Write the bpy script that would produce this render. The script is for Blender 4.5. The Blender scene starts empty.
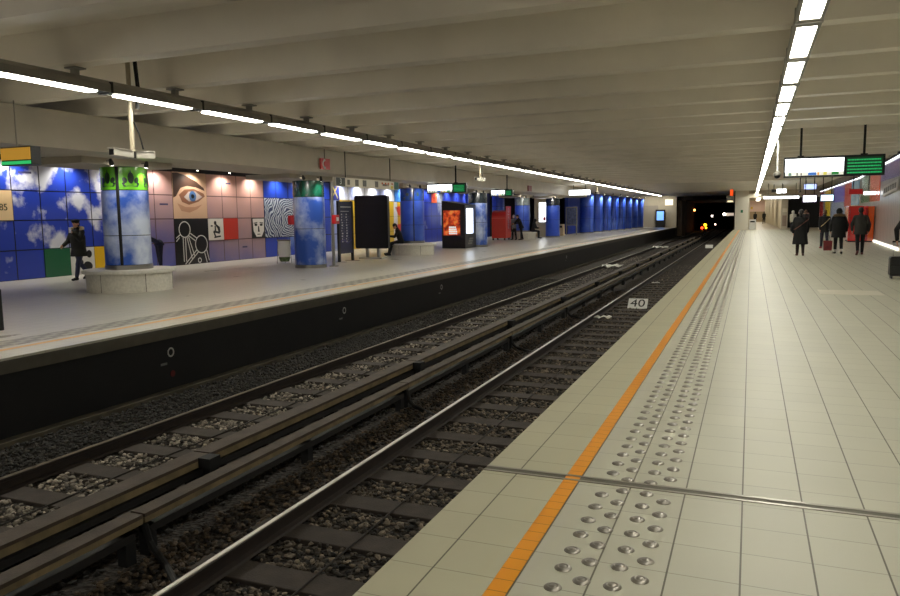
import bpy, math, random
import numpy as np
from mathutils import Vector, Matrix
random.seed(7)
SC = bpy.context.scene
COL = SC.collection
PI = math.pi

# ------------------------------------------------------------------ materials
def lin(c):
    return tuple(((v/255)/12.92 if v/255 <= .04045 else ((v/255+.055)/1.055)**2.4) for v in c)
MATS = {}
def newmat(name):
    m = bpy.data.materials.new(name); m.use_nodes = True
    nt = m.node_tree; b = nt.nodes['Principled BSDF']
    return m, nt, b
def mat(name, rgb, rough=.6, metal=0., spec=.5, var=0., vscale=8., emit=None, es=0., bump=0., bscale=60., coat=0.):
    if name in MATS: return MATS[name]
    m, nt, b = newmat(name)
    col = lin(rgb)
    b.inputs['Base Color'].default_value = (*col, 1)
    b.inputs['Roughness'].default_value = rough
    b.inputs['Metallic'].default_value = metal
    b.inputs['Specular IOR Level'].default_value = spec
    if coat: b.inputs['Coat Weight'].default_value = coat; b.inputs['Coat Roughness'].default_value = .12
    if var or bump:
        tc = nt.nodes.new('ShaderNodeTexCoord')
    if var:
        n = nt.nodes.new('ShaderNodeTexNoise'); n.inputs['Scale'].default_value = vscale; n.inputs['Detail'].default_value = 6
        nt.links.new(tc.outputs['Object'], n.inputs['Vector'])
        r = nt.nodes.new('ShaderNodeValToRGB')
        r.color_ramp.elements[0].position = .3; r.color_ramp.elements[1].position = .72
        r.color_ramp.elements[0].color = (*[c*(1-var) for c in col], 1)
        r.color_ramp.elements[1].color = (*[min(1, c*(1+var)) for c in col], 1)
        nt.links.new(n.outputs['Fac'], r.inputs['Fac']); nt.links.new(r.outputs['Color'], b.inputs['Base Color'])
    if bump:
        n2 = nt.nodes.new('ShaderNodeTexNoise'); n2.inputs['Scale'].default_value = bscale; n2.inputs['Detail'].default_value = 4
        nt.links.new(tc.outputs['Object'], n2.inputs['Vector'])
        bp = nt.nodes.new('ShaderNodeBump'); bp.inputs['Strength'].default_value = bump; bp.inputs['Distance'].default_value = .01
        nt.links.new(n2.outputs['Fac'], bp.inputs['Height']); nt.links.new(bp.outputs['Normal'], b.inputs['Normal'])
    if emit:
        b.inputs['Emission Color'].default_value = (*lin(emit), 1); b.inputs['Emission Strength'].default_value = es
    MATS[name] = m
    return m

def math_node(nt, op, a, b=None, c=None):
    n = nt.nodes.new('ShaderNodeMath'); n.operation = op
    for i, v in enumerate((a, b, c)):
        if v is None: continue
        if isinstance(v, (int, float)): n.inputs[i].default_value = v
        else: nt.links.new(v, n.inputs[i])
    return n.outputs[0]
def mixcol(nt, fac, a, b):
    n = nt.nodes.new('ShaderNodeMix'); n.data_type = 'RGBA'
    for sock, v in ((n.inputs[0], fac), (n.inputs[6], a), (n.inputs[7], b)):
        if isinstance(v, tuple): sock.default_value = (*v, 1)
        elif isinstance(v, (int, float)): sock.default_value = v
        else: nt.links.new(v, sock)
    return n.outputs[2]
def grid_line(nt, coord, period, off, width):
    """1 inside the joint line, 0 elsewhere"""
    t = math_node(nt, 'SUBTRACT', coord, off)
    t = math_node(nt, 'DIVIDE', t, period)
    f = math_node(nt, 'FRACT', t)
    f = math_node(nt, 'SUBTRACT', f, .5); f = math_node(nt, 'ABSOLUTE', f)
    return math_node(nt, 'GREATER_THAN', f, .5 - width/period/2), math_node(nt, 'FLOOR', t)

def tile_floor(name, rgb, px, ox, py, oy, wx, wy, joint, rough=.33, jw=.5, var=.05):
    m, nt, b = newmat(name)
    tc = nt.nodes.new('ShaderNodeTexCoord'); s = nt.nodes.new('ShaderNodeSeparateXYZ')
    nt.links.new(tc.outputs['Object'], s.inputs[0])
    lx, ix = grid_line(nt, s.outputs[0], px, ox, wx)
    ly, iy = grid_line(nt, s.outputs[1], py, oy, wy)
    cv = nt.nodes.new('ShaderNodeCombineXYZ'); nt.links.new(ix, cv.inputs[0]); nt.links.new(iy, cv.inputs[1])
    wn = nt.nodes.new('ShaderNodeTexWhiteNoise'); nt.links.new(cv.outputs[0], wn.inputs['Vector'])
    nz = nt.nodes.new('ShaderNodeTexNoise'); nz.inputs['Scale'].default_value = 1.3; nz.inputs['Detail'].default_value = 8
    nt.links.new(tc.outputs['Object'], nz.inputs['Vector'])
    v = math_node(nt, 'MULTIPLY_ADD', wn.outputs['Value'], var, 1-var/2)
    v2 = math_node(nt, 'MULTIPLY_ADD', nz.outputs['Fac'], .22, .89)
    v = math_node(nt, 'MULTIPLY', v, v2)
    hsv = nt.nodes.new('ShaderNodeHueSaturation'); hsv.inputs['Color'].default_value = (*lin(rgb), 1)
    nt.links.new(v, hsv.inputs['Value'])
    c = mixcol(nt, math_node(nt, 'MULTIPLY', ly, jw), hsv.outputs['Color'], lin(joint))
    c = mixcol(nt, math_node(nt, 'MULTIPLY', lx, .92), c, lin(joint))
    nt.links.new(c, b.inputs['Base Color'])
    r = math_node(nt, 'MULTIPLY_ADD', nz.outputs['Fac'], .14, rough-.07)
    nt.links.new(r, b.inputs['Roughness'])
    b.inputs['Specular IOR Level'].default_value = .36
    MATS[name] = m
    return m

def art_mat(name, kind, c1, c2, c3=None, period=.885, oy=14.61, pz=.835, scale=.55, thresh=.52, rough=.28, seam=(12, 12, 34), lift=0., soft=.09):
    """enamel tiles printed with a sky / cloud picture, dark seams between the tiles"""
    m, nt, b = newmat(name)
    g = nt.nodes.new('ShaderNodeNewGeometry'); s = nt.nodes.new('ShaderNodeSeparateXYZ')
    nt.links.new(g.outputs['Position'], s.inputs[0])
    n = nt.nodes.new('ShaderNodeTexNoise'); n.inputs['Scale'].default_value = scale; n.inputs['Detail'].default_value = 7; n.inputs['Roughness'].default_value = .55
    nt.links.new(g.outputs['Position'], n.inputs['Vector'])
    if kind == 'cloud':
        r = nt.nodes.new('ShaderNodeValToRGB')
        e = r.color_ramp.elements
        e[0].position = thresh; e[0].color = (*lin(c1), 1)
        e[1].position = thresh+soft; e[1].color = (*lin(c2), 1)
        up = math_node(nt, 'MULTIPLY_ADD', s.outputs[2], lift, -lift*2.0)
        nt.links.new(math_node(nt, 'ADD', n.outputs['Fac'], up), r.inputs['Fac'])
        c = r.outputs['Color']
    else:                                   # dusk: printed bands of colour, peach above and violet below
        t = math_node(nt, 'MULTIPLY_ADD', n.outputs['Fac'], 2.2, -1.1)
        t = math_node(nt, 'ADD', s.outputs[2], t)
        t2 = math_node(nt, 'MULTIPLY_ADD', s.outputs[1], .22, -4.6)
        t = math_node(nt, 'ADD', t, t2)
        t = math_node(nt, 'DIVIDE', t, 3.4)
        r = nt.nodes.new('ShaderNodeValToRGB'); e = r.color_ramp.elements
        e[0].position = .08; e[0].color = (*lin(c1), 1)
        e[1].position = .95; e[1].color = (*lin(c3), 1)
        k = e.new(.5); k.color = (*lin(c2), 1)
        nt.links.new(t, r.inputs['Fac']); c = r.outputs['Color']
    ly, _ = grid_line(nt, s.outputs[1], period, oy, .034)
    lz, _ = grid_line(nt, s.outputs[2], pz, 0., .034)
    l = math_node(nt, 'MAXIMUM', ly, lz)
    c = mixcol(nt, l, c, lin(seam))
    nt.links.new(c, b.inputs['Base Color']); b.inputs['Roughness'].default_value = rough
    MATS[name] = m
    return m

# ------------------------------------------------------------------ mesh builder
class MB:
    def __init__(s): s.v = []; s.f = []
    def add(s, vs, fs):
        o = len(s.v); s.v += [tuple(v) for v in vs]; s.f += [tuple(i+o for i in f) for f in fs]; return s
    def box(s, x0, x1, y0, y1, z0, z1):
        return s.add([(x0,y0,z0),(x1,y0,z0),(x1,y1,z0),(x0,y1,z0),(x0,y0,z1),(x1,y0,z1),(x1,y1,z1),(x0,y1,z1)],
                     [(0,3,2,1),(4,5,6,7),(0,1,5,4),(1,2,6,5),(2,3,7,6),(3,0,4,7)])
    def cbox(s, c, d): return s.box(c[0]-d[0]/2, c[0]+d[0]/2, c[1]-d[1]/2, c[1]+d[1]/2, c[2]-d[2]/2, c[2]+d[2]/2)
    def lathe(s, prof, c=(0,0,0), n=32, a0=0., a1=2*PI, closed=False):
        """prof: (r, z) list; full turn or a sector; closed: the profile is a loop"""
        full = abs(a1-a0-2*PI) < 1e-6
        m = n if full else n+1
        vs = []
        for k in range(m):
            a = a0+(a1-a0)*k/n
            for r, z in prof: vs.append((c[0]+r*math.cos(a), c[1]+r*math.sin(a), c[2]+z))
        P = len(prof); fs = []
        for k in range(n):
            k2 = (k+1) % m
            for i in range(P if closed else P-1):
                j = (i+1) % P
                fs.append((k*P+i, k2*P+i, k2*P+j, k*P+j))
        if not full and closed:
            fs.append(tuple(range(P))); fs.append(tuple((m-1)*P+i for i in reversed(range(P))))
        return s.add(vs, fs)
    def cyl(s, c, r, z0, z1, n=24, r2=None):
        r2 = r if r2 is None else r2
        vs = [(c[0]+r*math.cos(2*PI*k/n), c[1]+r*math.sin(2*PI*k/n), z0) for k in range(n)] + \
             [(c[0]+r2*math.cos(2*PI*k/n), c[1]+r2*math.sin(2*PI*k/n), z1) for k in range(n)]
        fs = [(k, (k+1) % n, n+(k+1) % n, n+k) for k in range(n)] + [tuple(reversed(range(n))), tuple(range(n, 2*n))]
        return s.add(vs, fs)
    def tube(s, pts, r, n=8):
        pts = [Vector(p) for p in pts]; rings = []
        for i, p in enumerate(pts):
            d = (pts[min(i+1, len(pts)-1)]-pts[max(i-1, 0)]).normalized()
            a = d.cross(Vector((0,0,1))) if abs(d.z) < .95 else d.cross(Vector((1,0,0)))
            a.normalize(); b = d.cross(a)
            rr = r[i] if isinstance(r, (list, tuple)) else r
            rings.append([p+a*rr*math.cos(2*PI*k/n)+b*rr*math.sin(2*PI*k/n) for k in range(n)])
        vs = [v for q in rings for v in q]; fs = []
        for i in range(len(pts)-1):
            for k in range(n): fs.append((i*n+k, i*n+(k+1) % n, (i+1)*n+(k+1) % n, (i+1)*n+k))
        fs.append(tuple(reversed(range(n)))); fs.append(tuple((len(pts)-1)*n+k for k in range(n)))
        return s.add(vs, fs)
    def prism(s, poly, axis, a, b):
        """polygon in the two other axes (in x,y,z order) extruded along axis from a to b"""
        def P(u, v, t): return {'x': (t,u,v), 'y': (u,t,v), 'z': (u,v,t)}[axis]
        n = len(poly)
        vs = [P(u, v, a) for u, v in poly]+[P(u, v, b) for u, v in poly]
        fs = [(k, (k+1) % n, n+(k+1) % n, n+k) for k in range(n)]+[tuple(reversed(range(n))), tuple(range(n, 2*n))]
        return s.add(vs, fs)
    def ball(s, c, r, n=10, m=7, rot=None):
        if not isinstance(r, (list, tuple)): r = (r, r, r)
        vs = [(0,0,1)]
        for i in range(1, m):
            t = PI*i/m
            for k in range(n): vs.append((math.sin(t)*math.cos(2*PI*k/n), math.sin(t)*math.sin(2*PI*k/n), math.cos(t)))
        vs.append((0,0,-1)); L = len(vs)-1
        fs = [(0, 1+k, 1+(k+1) % n) for k in range(n)]
        for i in range(m-2):
            for k in range(n): fs.append((1+i*n+k, 1+(i+1)*n+k, 1+(i+1)*n+(k+1) % n, 1+i*n+(k+1) % n))
        fs += [(L, 1+(m-2)*n+(k+1) % n, 1+(m-2)*n+k) for k in range(n)]
        out = []
        for v in vs:
            q = Vector((v[0]*r[0], v[1]*r[1], v[2]*r[2]))
            if rot is not None: q = rot @ q
            out.append((q.x+c[0], q.y+c[1], q.z+c[2]))
        return s.add(out, fs)
    def capsule(s, p0, r0, p1, r1, n=10):
        s.ball(p0, r0, n, 6); s.ball(p1, r1, n, 6)
        return s.tube([p0, p1], [r0, r1], n)
    def frustum(s, c0, rx0, ry0, c1, rx1, ry1, n=16):
        vs = [(c0[0]+rx0*math.cos(2*PI*k/n), c0[1]+ry0*math.sin(2*PI*k/n), c0[2]) for k in range(n)] + \
             [(c1[0]+rx1*math.cos(2*PI*k/n), c1[1]+ry1*math.sin(2*PI*k/n), c1[2]) for k in range(n)]
        fs = [(k, (k+1) % n, n+(k+1) % n, n+k) for k in range(n)]+[tuple(reversed(range(n))), tuple(range(n, 2*n))]
        return s.add(vs, fs)

def link_mesh(name, me, m, parent=None, loc=(0,0,0)):
    o = bpy.data.objects.new(name, me); COL.objects.link(o)
    if m is not None: me.materials.append(m)
    if parent is not None: o.parent = parent
    else: o.location = loc
    return o
def obj(name, mb, m, parent=None, smooth=False, bevel=0., local=False):
    """mesh from builder; vertices are given in world space unless local, and stored relative to the parent thing"""
    v = mb.v
    if parent is not None and not local:
        q = parent; off = Vector((0,0,0))
        while q is not None: off += q.location; q = q.parent
        v = [(a-off.x, b-off.y, c-off.z) for a, b, c in v]
    elif parent is None and not local:
        # put the origin at the middle of the mesh's base
        a = np.array(v); mid = (a.min(0)+a.max(0))/2; mid[2] = a[:, 2].min()
        me = bpy.data.meshes.new(name); me.from_pydata([tuple(r-mid) for r in a], [], mb.f); me.update()
        o = link_mesh(name, me, m, None, tuple(mid)); finish(o, smooth, bevel); return o
    me = bpy.data.meshes.new(name); me.from_pydata(v, [], mb.f); me.update()
    o = link_mesh(name, me, m, parent); finish(o, smooth, bevel)
    return o
def finish(o, smooth, bevel):
    import bmesh
    me = o.data
    bm = bmesh.new(); bm.from_mesh(me); bmesh.ops.recalc_face_normals(bm, faces=bm.faces); bm.to_mesh(me); bm.free()
    if smooth:
        for p in me.polygons: p.use_smooth = True
        try: me.set_sharp_from_angle(angle=math.radians(38))
        except Exception: pass
    if bevel:
        b = o.modifiers.new('bevel', 'BEVEL'); b.width = bevel; b.segments = 2; b.limit_method = 'ANGLE'
def tag(o, label, cat, group=None):
    o['label'] = label; o['category'] = cat
    if group: o['group'] = group
    return o
def thing(name, label, cat, loc, group=None):
    o = bpy.data.objects.new(name, None); COL.objects.link(o); o.location = loc; o.empty_display_size = .1
    return tag(o, label, cat, group)
def struct(name, mb, m, smooth=False, bevel=0.):
    me = bpy.data.meshes.new(name); me.from_pydata(mb.v, [], mb.f); me.update()
    o = link_mesh(name, me, m); finish(o, smooth, bevel); o['kind'] = 'structure'
    return o
def dup(root, loc, label=None, group=None):
    r = root.copy(); COL.objects.link(r); r.location = loc
    if label: r['label'] = label
    if group: r['group'] = group
    for ch in root.children:
        c = ch.copy(); COL.objects.link(c); c.parent = r
        for g in ch.children:
            d = g.copy(); COL.objects.link(d); d.parent = c
    return r
def text_mb(txt, size, depth=.004):
    cu = bpy.data.curves.new('t', 'FONT'); cu.body = txt; cu.size = size; cu.extrude = depth/2; cu.align_x = 'CENTER'; cu.align_y = 'CENTER'
    o = bpy.data.objects.new('t', cu); COL.objects.link(o)
    dg = bpy.context.evaluated_depsgraph_get()
    me = bpy.data.meshes.new_from_object(o.evaluated_get(dg))
    mb = MB(); mb.add([tuple(v.co) for v in me.vertices], [tuple(p.vertices) for p in me.polygons])
    bpy.data.objects.remove(o); bpy.data.curves.remove(cu); bpy.data.meshes.remove(me)
    return mb
def place(mb, M):
    mb.v = [tuple(M @ Vector(v)) for v in mb.v]; return mb
def face_px(c): return Matrix(((0,0,1,c[0]),(1,0,0,c[1]),(0,1,0,c[2]),(0,0,0,1)))     # text reading along +Y, facing +X
def face_my(c): return Matrix(((1,0,0,c[0]),(0,0,-1,c[1]),(0,1,0,c[2]),(0,0,0,1)))    # text facing -Y

# ------------------------------------------------------------------ common materials
M_ceil  = mat('ceiling_paint', (243,236,223), .5, var=.05, vscale=1.2)
M_conc  = mat('concrete_cream', (178,170,154), .55, var=.06, vscale=2.)
M_steel = mat('steel', (150,148,142), .3, metal=1.)
M_dsteel= mat('dark_steel', (60,60,60), .4, metal=.8)
M_grey  = mat('housing_grey', (150,146,136), .45, var=.08, vscale=3)
M_black = mat('black_gloss', (14,14,15), .3)
M_blackm= mat('black_matt', (12,12,12), .7)
M_white = mat('white_paint', (225,225,222), .5)
M_tube  = mat('tube_diffuser', (250,250,250), .4, emit=(255,252,238), es=26.)
M_lit   = mat('lit_white', (240,240,240), .4, emit=(245,250,255), es=3.6)
M_litdim= mat('lit_blueish', (220,230,250), .4, emit=(170,190,255), es=1.3)
M_green = mat('led_green', (20,90,50), .4, emit=(40,190,105), es=.55)
M_greend= mat('led_dark', (10,48,28), .4, emit=(10,60,34), es=.35)
M_red   = mat('red_paint', (190,28,24), .35, coat=.4)
M_orange= mat('orange_tile', (232,150,20), .4, var=.08, vscale=9)
M_wood  = mat('board_brown', (72,60,50), .7, var=.28, vscale=5, bump=.3)
M_woodl = mat('board_edge', (122,107,78), .6, var=.3, vscale=6, bump=.2)
M_sleep = mat('sleeper_wood', (58,50,44), .8, var=.3, vscale=7, bump=.4)
M_railside = mat('rail_rust', (38,28,23), .75, var=.3, vscale=9)
M_railtop = mat('rail_polished', (176,170,162), .32, metal=1.)
M_raildull = mat('rail_dull', (128,118,106), .45, metal=1.)

# ================================================================== SETTING
# right platform
floor_r = tile_floor('tiles_right', (180,178,160), .306, 0.0, .318, 3.288, .0085, .006, (84,78,66), rough=.47)
b = MB(); b.box(-1.01, 7.6, -8, 75, -.16, 0)
struct('floor_right', b, floor_r)
floor_c = tile_floor('tiles_coping', (180,176,150), .30, -1.01, .318, 3.288, .0085, .006, (84,78,66), rough=.47)
b = MB(); b.box(-1.53, -1.0101, -8, 75, -.16, 0)
struct('floor_coping', b, floor_c)
b = MB(); b.box(-1.72+.25, -1.30, -8, 75, -1.15, -.16); b.box(-1.47, 7.6, 74.5, 75, -1.1, -.1601)
struct('trim_1', b, mat('black_wall', (20,20,20), .8))
# left platform
floor_l = tile_floor('tiles_left', (198,194,182), .30, 0.05, .30, 0., .006, .005, (120,114,104), rough=.3, jw=.6)
b = MB(); b.box(-19.3, -8.2, -8, 92, -.03, 0)
struct('floor_left', b, floor_l)
b = MB(); b.box(-8.55, -8.19, -8, 92, -.19, -.0301)
struct('trim_2', b, mat('edge_stone', (92,88,78), .7, var=.12, vscale=6))
b = MB(); b.box(-8.6, -8.27, -8, 92, -.985, -.19)
struct('wall_trackside', b, mat('black_panels', (13,13,14), .6, var=.4, vscale=2))
b = MB(); b.box(-8.6, -8.10, -8, 92, -1.2, -.985)
struct('baseboard_trackside', b, mat('ledge_concrete', (84,78,66), .85, var=.3, vscale=4))
# track bed
tb, nt, bs = newmat('trackbed_ground')
tc = nt.nodes.new('ShaderNodeTexCoord'); vo = nt.nodes.new('ShaderNodeTexVoronoi'); vo.inputs['Scale'].default_value = 22
nt.links.new(tc.outputs['Object'], vo.inputs['Vector'])
rp = nt.nodes.new('ShaderNodeValToRGB'); rp.color_ramp.elements[0].color = (*lin((18,15,12)), 1); rp.color_ramp.elements[1].color = (*lin((56,46,37)), 1)
nt.links.new(vo.outputs['Color'], rp.inputs['Fac']); nt.links.new(rp.outputs['Color'], bs.inputs['Base Color']); bs.inputs['Roughness'].default_value = .9
bp = nt.nodes.new('ShaderNodeBump'); bp.inputs['Strength'].default_value = 1.; bp.inputs['Distance'].default_value = .04
nt.links.new(vo.outputs['Distance'], bp.inputs['Height']); nt.links.new(bp.outputs['Normal'], bs.inputs['Normal'])
b = MB(); b.box(-8.6, -1.30, -8, 150, -1.35, -1.085)
struct('floor_track', b, tb)

# ceiling: slab with tapered ribs across the tracks
RIB0, RIBP = 7.46, 1.866
ribs_y = [RIB0+RIBP*k for k in range(-8, 24)]
b = MB(); b.box(-19.3, 7.6, -8.5, 93, 4.08, 4.3)
for y in ribs_y:
    b.prism([(y-.24,4.081),(y-.10,3.66),(y+.16,3.66),(y+.30,4.081)], 'x', -19.3, 4.9)
for k in range(24, 45):
    y = RIB0+RIBP*k
    b.prism([(y-.24,4.081),(y-.10,3.66),(y+.16,3.66),(y+.30,4.081)], 'x', -19.3, -8.7)
b.box(-8.7, 4.9, 52., 93, 3.64, 4.081)
struct('ceiling', b, M_ceil)
# girder over the left platform columns, with a lower cap on each column
COLX = -13.5
COLY = [13.25, 21.0, 29.05, 37.3, 49.2, 53.5]
COLXS = [-13.5, -13.5, -13.5, -13.5, -14.55, -13.5]
b = MB(); b.box(-13.9, -11.9, -8, 58, 2.97, 3.655)
for x, y in zip(COLXS, COLY): b.box(x-1., x+.6, max(y*.97, y-.8)-1.3, max(y*.97, y-.8)+1.3, 2.83, 2.969)
struct('ceiling_girder', b, M_conc)
# mural wall behind the left platform
b = MB(); b.box(-19.4, -19.05, -8, 75, 0, 4.08)
struct('wall_left', b, mat('dark_back_wall', (34,32,34), .8))
b = MB(); b.box(-19.05, -14.4, 74.5, 75, 0, 4.08)
struct('wall_left_end', b, mat('dark_hall_wall', (52,42,34), .8))
b = MB(); b.box(-14.6, -14.3, 62, 92, 0, 4.08)
struct('wall_blue', b, mat('blue_wall', (34,58,150), .4))
b = MB(); b.box(-14.3, -8.2, 92, 92.4, 0, 4.08)
struct('wall_far', b, mat('beige_wall', (176,166,142), .6, var=.06, vscale=2))
# right wall
def wx(y): return 5.45+(y-33)*.045 if y < 54 else 6.395-(y-54)*.031
def wall_strip(b, x_in, x_out, za, zb, ys, lift=None):
    """strip following the bent right wall"""
    lift = lift or (lambda y: 0)
    for y0, y1 in zip(ys[:-1], ys[1:]):
        q = []
        for z in (za, zb):
            q += [(wx(y0)-x_in,y0,z+lift(y0)),(wx(y1)-x_in,y1,z+lift(y1)),(wx(y1)-x_out,y1,z+lift(y1)),(wx(y0)-x_out,y0,z+lift(y0))]
        b.add(q, [(0,3,2,1),(4,5,6,7),(0,1,5,4),(1,2,6,5),(2,3,7,6),(3,0,4,7)])
    return b
rw, nt, bs = newmat('coloured_glass_wall')
g = nt.nodes.new('ShaderNodeNewGeometry'); s3 = nt.nodes.new('ShaderNodeSeparateXYZ'); nt.links.new(g.outputs['Position'], s3.inputs[0])
mp = math_node(nt, 'MULTIPLY', s3.outputs[1], 7.)
cv = nt.nodes.new('ShaderNodeCombineXYZ'); nt.links.new(mp, cv.inputs[0])
nz = nt.nodes.new('ShaderNodeTexNoise'); nz.inputs['Scale'].default_value = 1.; nz.inputs['Detail'].default_value = 3; nt.links.new(cv.outputs[0], nz.inputs['Vector'])
rp = nt.nodes.new('ShaderNodeValToRGB'); e = rp.color_ramp.elements
e[0].position = .38; e[0].color = (*lin((96,92,90)), 1); e[1].position = .62; e[1].color = (*lin((206,200,192)), 1)
nt.links.new(nz.outputs['Fac'], rp.inputs['Fac']); nt.links.new(rp.outputs['Color'], bs.inputs['Base Color']); bs.inputs['Roughness'].default_value = .34
b = MB(); wall_strip(b, 0, -.3, 0, 4.08, [-8,54,75])
struct('wall_right', b, rw)
b = MB(); wall_strip(b, .05, .001, 0, .16, [-8,54,75])
struct('baseboard_right', b, mat('skirting_white', (236,230,220), .35))
# far end of the right platform: pillar, corridor, dark hall
b = MB(); b.box(-1.40, -.22, 74.6, 75.4, 0, 3.64)
struct('wall_end_pillar', b, mat('pillar_paint', (224,218,202), .5))
b = MB(); b.box(-.22, 7.9, 75., 150, -.16, 0)
struct('floor_corridor', b, mat('corridor_floor', (176,164,142), .4, var=.05, vscale=1))
b = MB(); b.box(-.7, -.22, 75.41, 150, 0, 3.64); b.prism([(2.75,76.),(3.15,76.),(2.6,140),(2.2,140)], 'z', 0, 3.64)
struct('wall_corridor', b, mat('corridor_wall', (200,190,168), .6))
b = MB(); b.box(-.22, 3.15, 140, 140.3, 0, 1.75)
struct('wall_corridor_end', b, mat('corridor_end', (168,150,122), .6))
b = MB(); b.box(-.22, 3.15, 139.9, 140.3, 1.75, 3.64)
struct('wall_corridor_end_upper', b, mat('corridor_pink', (224,196,186), .6))
b = MB(); b.box(-.7, 7.9, 75.41, 150, 3.64, 3.9)
struct('ceiling_corridor', b, mat('corridor_ceil', (180,170,150), .6))
b = MB(); b.box(2.6, 3.15, 75.42, 75.98, 0, 2.95); b.box(-.22, 7.6, 75.0, 75.4, 2.95, 4.08)
struct('wall_end_lintel', b, mat('lintel_paint', (186,178,160), .6))
b = MB(); b.box(3.16, 7.6, 84, 84.3, 0, 3.64)
struct('wall_hall', b, mat('hall_black', (10,10,10), .8))
# tunnel
b = MB(); b.box(-8.9, -8.2, 92.4, 150, -1.2, 3.64); b.box(-1.5, -1.41, 75.0, 150, -1.2, 3.64); b.box(-8.9, -1.4, 149, 150, -1.2, 3.64)
b.box(-8.2, -1.42, 93.0, 150, 3.2, 3.64)
struct('wall_tunnel', b, mat('tunnel_concrete', (44,36,30), .85, var=.3, vscale=1.5))
b = MB(); b.box(-8.2, -7.7, 93.5, 99, -1.08, 3.19)
struct('wall_tunnel_jamb', b, mat('tunnel_jamb_lit', (168,148,122), .8, var=.15, vscale=2))  # light on the jamb put into its paler colour, no lamp here

# ================================================================== RIGHT PLATFORM FITTINGS
b = MB(); b.box(-1.012, -.922, -8, 75, -.0005, .0025)
ol, nt, bs = newmat('orange_tiles_line')
g = nt.nodes.new('ShaderNodeNewGeometry'); s3 = nt.nodes.new('ShaderNodeSeparateXYZ'); nt.links.new(g.outputs['Position'], s3.inputs[0])
l, _ = grid_line(nt, s3.outputs[1], .106, 0, .004)
nt.links.new(mixcol(nt, l, lin((228,148,22)), lin((150,90,20))), bs.inputs['Base Color']); bs.inputs['Roughness'].default_value = .4
tag(obj('safety_line', b, ol), 'orange tiled safety line along the near platform edge', 'safety line')
t = thing('expansion_joint', 'metal expansion joint strip crossing the near platform floor', 'floor strip', (2, 4.34, 0))
b = MB(); b.box(-1.53, 5.0, 4.288, 4.312, -.001, .004); b.box(-1.53, 5.0, 4.358, 4.382, -.001, .004); obj('edge_bar', b, mat('joint_steel', (150,146,134), .35, metal=.6), t)
b = MB(); b.box(-1.53, 5.0, 4.312, 4.358, -.001, .002); obj('joint_filler', b, mat('joint_rubber', (92,88,76), .7), t)
b = MB(); b.box(1.3, 2.4, 16.0, 16.9, -.001, .004)
tag(obj('floor_hatch', b, mat('hatch_metal', (196,190,170), .35, var=.06, vscale=3)), 'pale rectangular hatch cover set in the near platform floor', 'hatch')
# tactile studs
b = MB(); b.lathe([(0,.0105),(.014,.0102),(.016,.0088),(.021,.0088),(.024,.0100),(.035,.0065),(.040,.0015),(.040,-.001)], n=20)
M_stud = mat('stud_steel', (140,135,126), .42, metal=.75)
stud = obj('tactile_stud', b, M_stud, smooth=True, local=True)
tag(stud, 'round steel stud in the warning strip on the near platform', 'tactile stud', 'tactile studs beside the orange line')
rows = [(-.75,2.98),(-.646,3.078),(-.511,3.075),(-.408,3.175)]
pos = []
for X, y0 in rows:
    k = 0
    while y0+.19*k < 73.5:
        pos.append((y0+.19*k, X)); k += 1
pos.sort()
n_first = 300
first = True
for y, X in pos[:n_first]:
    if 4.26 < y < 4.40: continue
    o = stud if first else stud.copy()
    if not first: COL.objects.link(o)
    first = False
    o.location = (X, y, 0)
b = MB()
for y, X in pos[n_first:]:
    b.lathe([(0,.0105),(.024,.0100),(.038,.0015),(.038,-.001)], (X, y, 0), n=10 if y < 30 else 6)
o = tag(obj('tactile_stud_strip', b, M_stud, smooth=True), 'strip of small steel studs receding along the near platform edge', 'tactile studs'); o['kind'] = 'stuff'
# ================================================================== LEFT PLATFORM EDGE
b = MB(); b.box(-8.80, -8.70, -8, 91.9, -.0005, .0025)
tag(obj('safety_line', b, mat('faded_line', (226,176,104), .4)), 'faded orange safety line along the far platform edge', 'safety line')
tl, nt, bs = newmat('tactile_band')
g = nt.nodes.new('ShaderNodeNewGeometry'); vo = nt.nodes.new('ShaderNodeSeparateXYZ'); nt.links.new(g.outputs['Position'], vo.inputs[0])
a = math_node(nt, 'FRACT', math_node(nt, 'DIVIDE', vo.outputs[1], .4)); a = math_node(nt, 'GREATER_THAN', a, .5)
c = math_node(nt, 'FRACT', math_node(nt, 'DIVIDE', vo.outputs[0], .24)); c = math_node(nt, 'GREATER_THAN', c, .5)
xor = math_node(nt, 'ABSOLUTE', math_node(nt, 'SUBTRACT', a, c))
nt.links.new(mixcol(nt, xor, lin((170,166,154)), lin((128,124,116))), bs.inputs['Base Color']); bs.inputs['Roughness'].default_value = .4
b = MB(); b.box(-9.42, -8.94, -8, 91.9, -.0005, .003)
tag(obj('tactile_band', b, tl), 'grey chequered warning band along the far platform edge', 'warning strip')

# ================================================================== TRACKS
def rail(name, X, label, top=None):
    t = thing(name, label, 'rail', (X, 60, -1.04))
    b = MB(); y0, y1 = 1.5, 149
    b.prism([(X-.075,-1.045),(X+.075,-1.045),(X+.06,-1.028),(X+.012,-1.018),(X+.012,-.95),(X+.036,-.938),(X+.036,-.908),(X-.036,-.908),(X-.036,-.938),(X-.012,-.95),(X-.012,-1.018),(X-.06,-1.028)], 'y', y0, y1)
    obj('rail_body', b, M_railside, t)
    b = MB(); b.prism([(X-.022,-.909),(X+.022,-.909),(X+.018,-.902),(X-.018,-.902)], 'y', y0, y1)
    r = obj('running_surface', b, top or M_railtop, t); r['label'] = 'polished steel running surface'
rail('rail', -3.64, 'shiny steel rail nearest the camera, beside the near platform track')
rail('rail', -6.80, 'steel rail running closest to the black wall under the far platform', M_raildull)
rail('rail', -2.20, 'steel rail tucked below the near platform edge')
rail('rail', -5.36, 'steel rail hidden behind the central wooden covers')
b = MB(); b.box(-.98, .98, -.14, .14, -.05, .0)
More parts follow.
